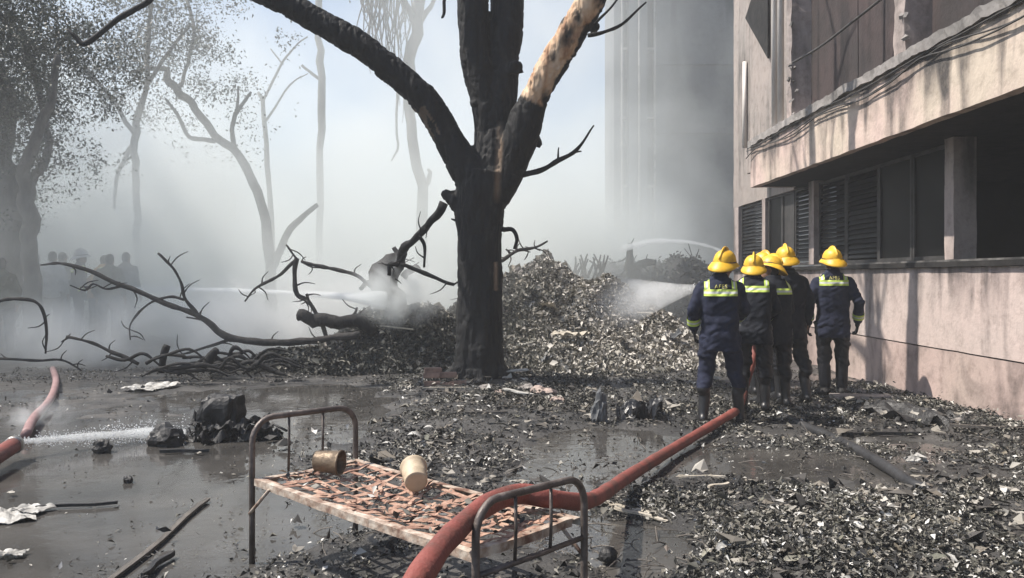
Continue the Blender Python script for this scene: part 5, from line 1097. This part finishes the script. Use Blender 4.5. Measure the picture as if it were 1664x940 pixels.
# fan of spray leaving the crew's nozzle: denser near the nozzle
mm, tt, vv = volmat('fan_spray', (0.96, 0.975, 0.98), 1.0); tc2 = tt.nodes.new('ShaderNodeTexCoord')
ap = Vector((2.28, 9.84, 1.42)); sub = tt.nodes.new('ShaderNodeVectorMath'); sub.operation = 'DISTANCE'; sub.inputs[1].default_value = ap; tt.links.new(tc2.outputs['Object'], sub.inputs[0])
nz = N(tt, 'ShaderNodeTexNoise', i_Scale=5.0, i_Detail=3.0); tt.links.new(tc2.outputs['Object'], nz.inputs['Vector'])
dd = mathn(tt, 'MULTIPLY', sstep(tt, sub.outputs['Value'], 0.1, 2.3, 1.0, 0.0), sstep(tt, nz.outputs['Fac'], 0.3, 0.7, 0.4, 1.4)); tt.links.new(mathn(tt, 'MULTIPLY', dd, 4.0), vv.inputs['Density'])
m = MB(); o = [ap + Vector((-0.45, 0.95, -0.14)) * k for k in (0.05, 0.6, 1.3, 2.2, 3.2)]; m.tube(o, [0.03, 0.13, 0.28, 0.48, 0.72], 16)
e = m.build('water_spray', mm, None, True); tag(e, 'fan of white spray leaving the crew\'s nozzle', 'water spray', kind='stuff'); drops('droplets', o, 500, 0.16, e, 0.005, 4)
# smoke rising from the heap crest and mist by the hose end
def puff(name, label, c, r, dens, col, sc, seed):
    mm, tt, vv = volmat(name + '_air', col, 1.0); tc2 = tt.nodes.new('ShaderNodeTexCoord'); ln_ = tt.nodes.new('ShaderNodeVectorMath'); ln_.operation = 'LENGTH'
    mp = tt.nodes.new('ShaderNodeMapping'); mp.inputs['Scale'].default_value = (1 / r[0], 1 / r[1], 1 / r[2]); tt.links.new(tc2.outputs['Object'], mp.inputs['Vector']); tt.links.new(mp.outputs[0], ln_.inputs[0])
    nz = N(tt, 'ShaderNodeTexNoise', i_Scale=sc, i_Detail=4.0, i_Roughness=0.6, i_Distortion=0.8); tt.links.new(tc2.outputs['Object'], nz.inputs['Vector'])
    q = mathn(tt, 'MULTIPLY', sstep(tt, ln_.outputs['Value'], 0.25, 0.98, 1.0, 0.0), sstep(tt, nz.outputs['Fac'], 0.38, 0.68, 0.0, 1.6)); tt.links.new(mathn(tt, 'MULTIPLY', q, dens), vv.inputs['Density'])
    m = MB(); ball(m, (0, 0, 0), r, 20, 12); o = m.build(name, mm, None, True, c); return tag(o, label, 'smoke', kind='stuff')
puff('smoke_wisp', 'white smoke rising from the heap crest by the stump', at(650, 470, 13.3), (1.1, 0.8, 0.75), 2.2, (0.9, 0.93, 0.93), 1.6, 1)
puff('smoke_wisp', 'bright smoke billow where the thin jet strikes', Vector((-4.2, 15.1, 0.75)), (3.8, 2.0, 1.3), 0.8, (0.985, 0.99, 0.985), 0.7, 2)
puff('smoke_wisp', 'grey smoke lying low over the root tangle and crowd', at(170, 545, 13.9), (4.9, 1.6, 0.95), 0.8, (0.94, 0.955, 0.955), 0.8, 3)
puff('smoke_wisp', 'smoke round the big leafy tree, tinted dull grey to stand for shade', Vector((-11.5, 18.6, 3.2)), (5.2, 3.2, 4.2), 0.5, (0.55, 0.59, 0.63), 0.35, 5)  # added puff; its grey colour carries the shade of the left-hand smoke
puff('mist', 'mist of leaking water around the pink hose', at(62, 680, 8.6), (0.42, 0.35, 0.3), 2.2, (0.95, 0.97, 0.98), 4, 4)

# large curled leaves lying on top of the litter, one object each
variants = []
for k in range(7):
    m = MB(); n = 6; vs = []; bend = random.uniform(-1.2, 1.2); cupped = random.uniform(0.2, 0.9)
    for i in range(n + 1):
        t_ = i / n; w = 0.5 * math.sin(math.pi * (0.06 + 0.9 * t_) ** 0.8) * random.uniform(0.34, 0.5)
        x, z = (t_ - 0.5), 0.18 * bend * math.sin(math.pi * t_)
        vs += [(x, -w, z + w * cupped * random.uniform(0.6, 1.3)), (x + 0.01, 0, z), (x, w, z + w * cupped * random.uniform(0.6, 1.3))]
    m.add(vs, [(i * 3 + j, (i + 1) * 3 + j, (i + 1) * 3 + j + 1, i * 3 + j + 1) for i in range(n) for j in (0, 1)]); me = m.mesh('curled_leaf')
    col = [(0.30, 0.28, 0.24), (0.42, 0.4, 0.36), (0.16, 0.155, 0.12), (0.22, 0.19, 0.14), (0.5, 0.49, 0.46), (0.12, 0.12, 0.095), (0.26, 0.25, 0.2)][k]
    me.materials.append(grain('curled_leaf_%d' % k, g1(col, 0.6), 14, 0.75, 0.3)); me.polygons.foreach_set('use_smooth', [True] * len(me.polygons)); variants.append(me)
done = 0; g = np.random.default_rng(99)
while done < 150:
    px, py = g.uniform(560, 1660), g.uniform(650, 935); p = gp(px, py)
    if p.x > 5.0 or (px < 960 and 740 < py): continue
    z = gz_(p)
    if z < 0.012 or float(fbm(np.array([p.x * 1.5]), np.array([p.y * 1.5]), 0, 7, 3)[0]) < -0.12: continue
    o = link('curled_leaf', variants[done % 7], None, (p.x, p.y, z + 0.025), (g.normal(0, 0.35), g.normal(0, 0.35), g.uniform(0, 6.28))); k = g.uniform(0.06, 0.13); o.scale = (k, k, k)
    tag(o, 'large curled scorched leaf lying on top of the litter', 'leaf', 'large curled leaves on the litter', 'thing'); done += 1
# loose twigs among the litter
m = MB()
for k in range(520):
    p = gp(g.uniform(520, 1660), g.uniform(600, 938)); z = max(0.0, gz_(p)) + 0.015
    if p.x > 5.0: continue
    a = g.uniform(0, 6.28); L = g.uniform(0.04, 0.2); dv = Vector((math.cos(a) * L, math.sin(a) * L, g.normal(0, 0.03))); m.tube([p + Vector((0, 0, z)) - dv * 0.5, p + Vector((0, 0, z + 0.01)) + Vector((g.normal(0, .01), g.normal(0, .01), 0)), p + Vector((0, 0, z)) + dv * 0.5], g.uniform(0.002, 0.005), 4)
tag(m.build('twig_litter', M['oldwood']), 'loose snapped twigs scattered through the litter', 'twigs', kind='stuff')

# mixed scrap: crumpled bits of sheet, char fragments, sticks and torn sheets on the heap
def scraps(name, n, zones, smin, smax, mat, label, seed, blocky):
    g = np.random.default_rng(seed); V4 = []; F4 = []; T = []; base = 0
    for i in range(n):
        z_ = zones[g.integers(0, len(zones))]; x, y = g.normal(z_[0], z_[2]), g.normal(z_[1], z_[3])
        if x > 5.05 or y < 2.3 or y > 13.2: continue
        zz = float(GZ(x, y))
        if zz < 0.006 and g.uniform() < 0.9: continue
        zz = max(0.0, zz); k = smin + (smax - smin) * g.beta(0.7, 4.0)
        if blocky:
            p = np.array([(1, 0, 0), (-1, 0, 0), (0, 1, 0), (0, -1, 0), (0, 0, 1), (0, 0, -0.4)]) * g.uniform(0.4, 1.3, (6, 3)) * k * 0.5 + g.normal(0, 0.1 * k, (6, 3))
            f = [(0, 2, 4), (2, 1, 4), (1, 3, 4), (3, 0, 4), (2, 0, 5), (1, 2, 5), (3, 1, 5), (0, 3, 5)]
        else:
            q = np.array([(a, b, 0) for a in (-1, 0, 1) for b in (-1, 0, 1)], float); p = (q * (1, g.uniform(0.3, 0.9), 0) + g.normal(0, 0.34, (9, 3))) * k * 0.5; p[:, 2] = np.abs(p[:, 2]) * 1.6
            f = [(0, 3, 4, 1), (1, 4, 5, 2), (3, 6, 7, 4), (4, 7, 8, 5)]
        a = g.uniform(0, 6.28); c, s_ = math.cos(a), math.sin(a); p = p @ np.array([(c, s_, 0), (-s_, c, 0), (0, 0, 1)]) + (x, y, zz + 0.015 + 0.1 * k)
        V4 += p.tolist(); F4 += [tuple(j + base for j in t_) for t_ in f]; T += [g.beta(1.1, 1.6)] * len(p); base += len(p)
    me = bpy.data.meshes.new(name); me.from_pydata(V4, [], F4); a_ = me.attributes.new('tint', 'FLOAT', 'POINT'); a_.data.foreach_set('value', np.array(T, np.float32)); me.materials.append(mat)
    return tag(link(name, me), label, 'debris', kind='stuff')
_gx, _gy = np.arange(-9, 5.6, 0.1), np.arange(1.5, 14, 0.1); _G = ground_z(*np.meshgrid(_gx, _gy))
def GZ(x, y): return _G[int(np.clip((y - 1.5) / 0.1, 0, len(_gy) - 1)), int(np.clip((x + 9) / 0.1, 0, len(_gx) - 1))]
M['scrap'] = leafmat('torn_dirty_scrap', [(0.0, (0.02, 0.02, 0.02)), (0.35, (0.07, 0.065, 0.06)), (0.55, (0.15, 0.13, 0.105)), (0.72, (0.27, 0.25, 0.215)), (0.88, (0.42, 0.4, 0.36)), (1.0, (0.66, 0.65, 0.62))], 0.8)
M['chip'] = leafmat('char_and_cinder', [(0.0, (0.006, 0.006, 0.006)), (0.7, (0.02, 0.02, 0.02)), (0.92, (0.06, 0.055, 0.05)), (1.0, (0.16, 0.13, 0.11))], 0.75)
Z1 = [(2.4, 4.6, 1.2, 1.0), (3.4, 5.8, 1.0, 1.2), (-0.3, 8.6, 0.8, 1.4), (2.2, 8.2, 1.3, 1.0), (-0.6, 6.2, 0.7, 0.9), (4.4, 8.5, 0.5, 2), (1.0, 11, 1.2, 0.9), (-3.5, 7.5, 1.6, 2.2), (-1.2, 10.8, 1.0, 0.8)]
scraps('scrap_litter', 4200, Z1, 0.02, 0.18, M['scrap'], 'crumpled dirty scraps strewn over mud and litter', 71, False)
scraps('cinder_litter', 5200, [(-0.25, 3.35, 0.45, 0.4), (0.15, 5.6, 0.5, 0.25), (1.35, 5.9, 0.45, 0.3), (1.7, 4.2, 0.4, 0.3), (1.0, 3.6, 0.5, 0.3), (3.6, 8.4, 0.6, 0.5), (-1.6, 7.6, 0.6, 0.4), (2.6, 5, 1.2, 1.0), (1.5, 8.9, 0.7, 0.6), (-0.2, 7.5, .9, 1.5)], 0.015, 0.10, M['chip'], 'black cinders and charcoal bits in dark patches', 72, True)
def hz1(x, y): return float(heap_z(np.array([x]), np.array([y]), HA)[0])
for k in range(70):
    x, y = g.uniform(-4, 3.2), g.uniform(12.4, 16.2); z = hz1(x, y)
    if z < 0.1: continue
    a = g.uniform(0, 6.28); L = g.uniform(0.25, 1.0); d0 = Vector((math.cos(a), math.sin(a), g.normal(0.1, 0.35))).normalized() * L
    m = MB(); c = Vector((x, y, z + 0.03)); m.tube([c - d0 * 0.5, c + Vector((g.normal(0, .04), g.normal(0, .04), g.normal(0, .04))), c + d0 * 0.5], [g.uniform(0.008, 0.022), 0.014, 0.006], 6); m.build('stick', M['dead' if k % 3 else 'wood'], big)
for k in range(44):
    x, y = g.uniform(-3.5, 3.2), g.uniform(12.6, 15.6); z = hz1(x, y)
    if z < 0.12: continue
    o = crumple('torn_sheet', None, Vector((x, y, z + 0.02)), (g.uniform(.15, .5), g.uniform(.1, .3), g.uniform(.08, .2)), M[['paper', 'wood', 'greycloth', 'concrete', 'black'][k % 5]], None, 60 + k * 1.3, n=6); o.rotation_euler = (g.normal(0, .6), g.normal(0, .6), g.uniform(0, 6.28))
    o.parent = big; o.matrix_parent_inverse = Matrix.Translation(big.location).inverted()
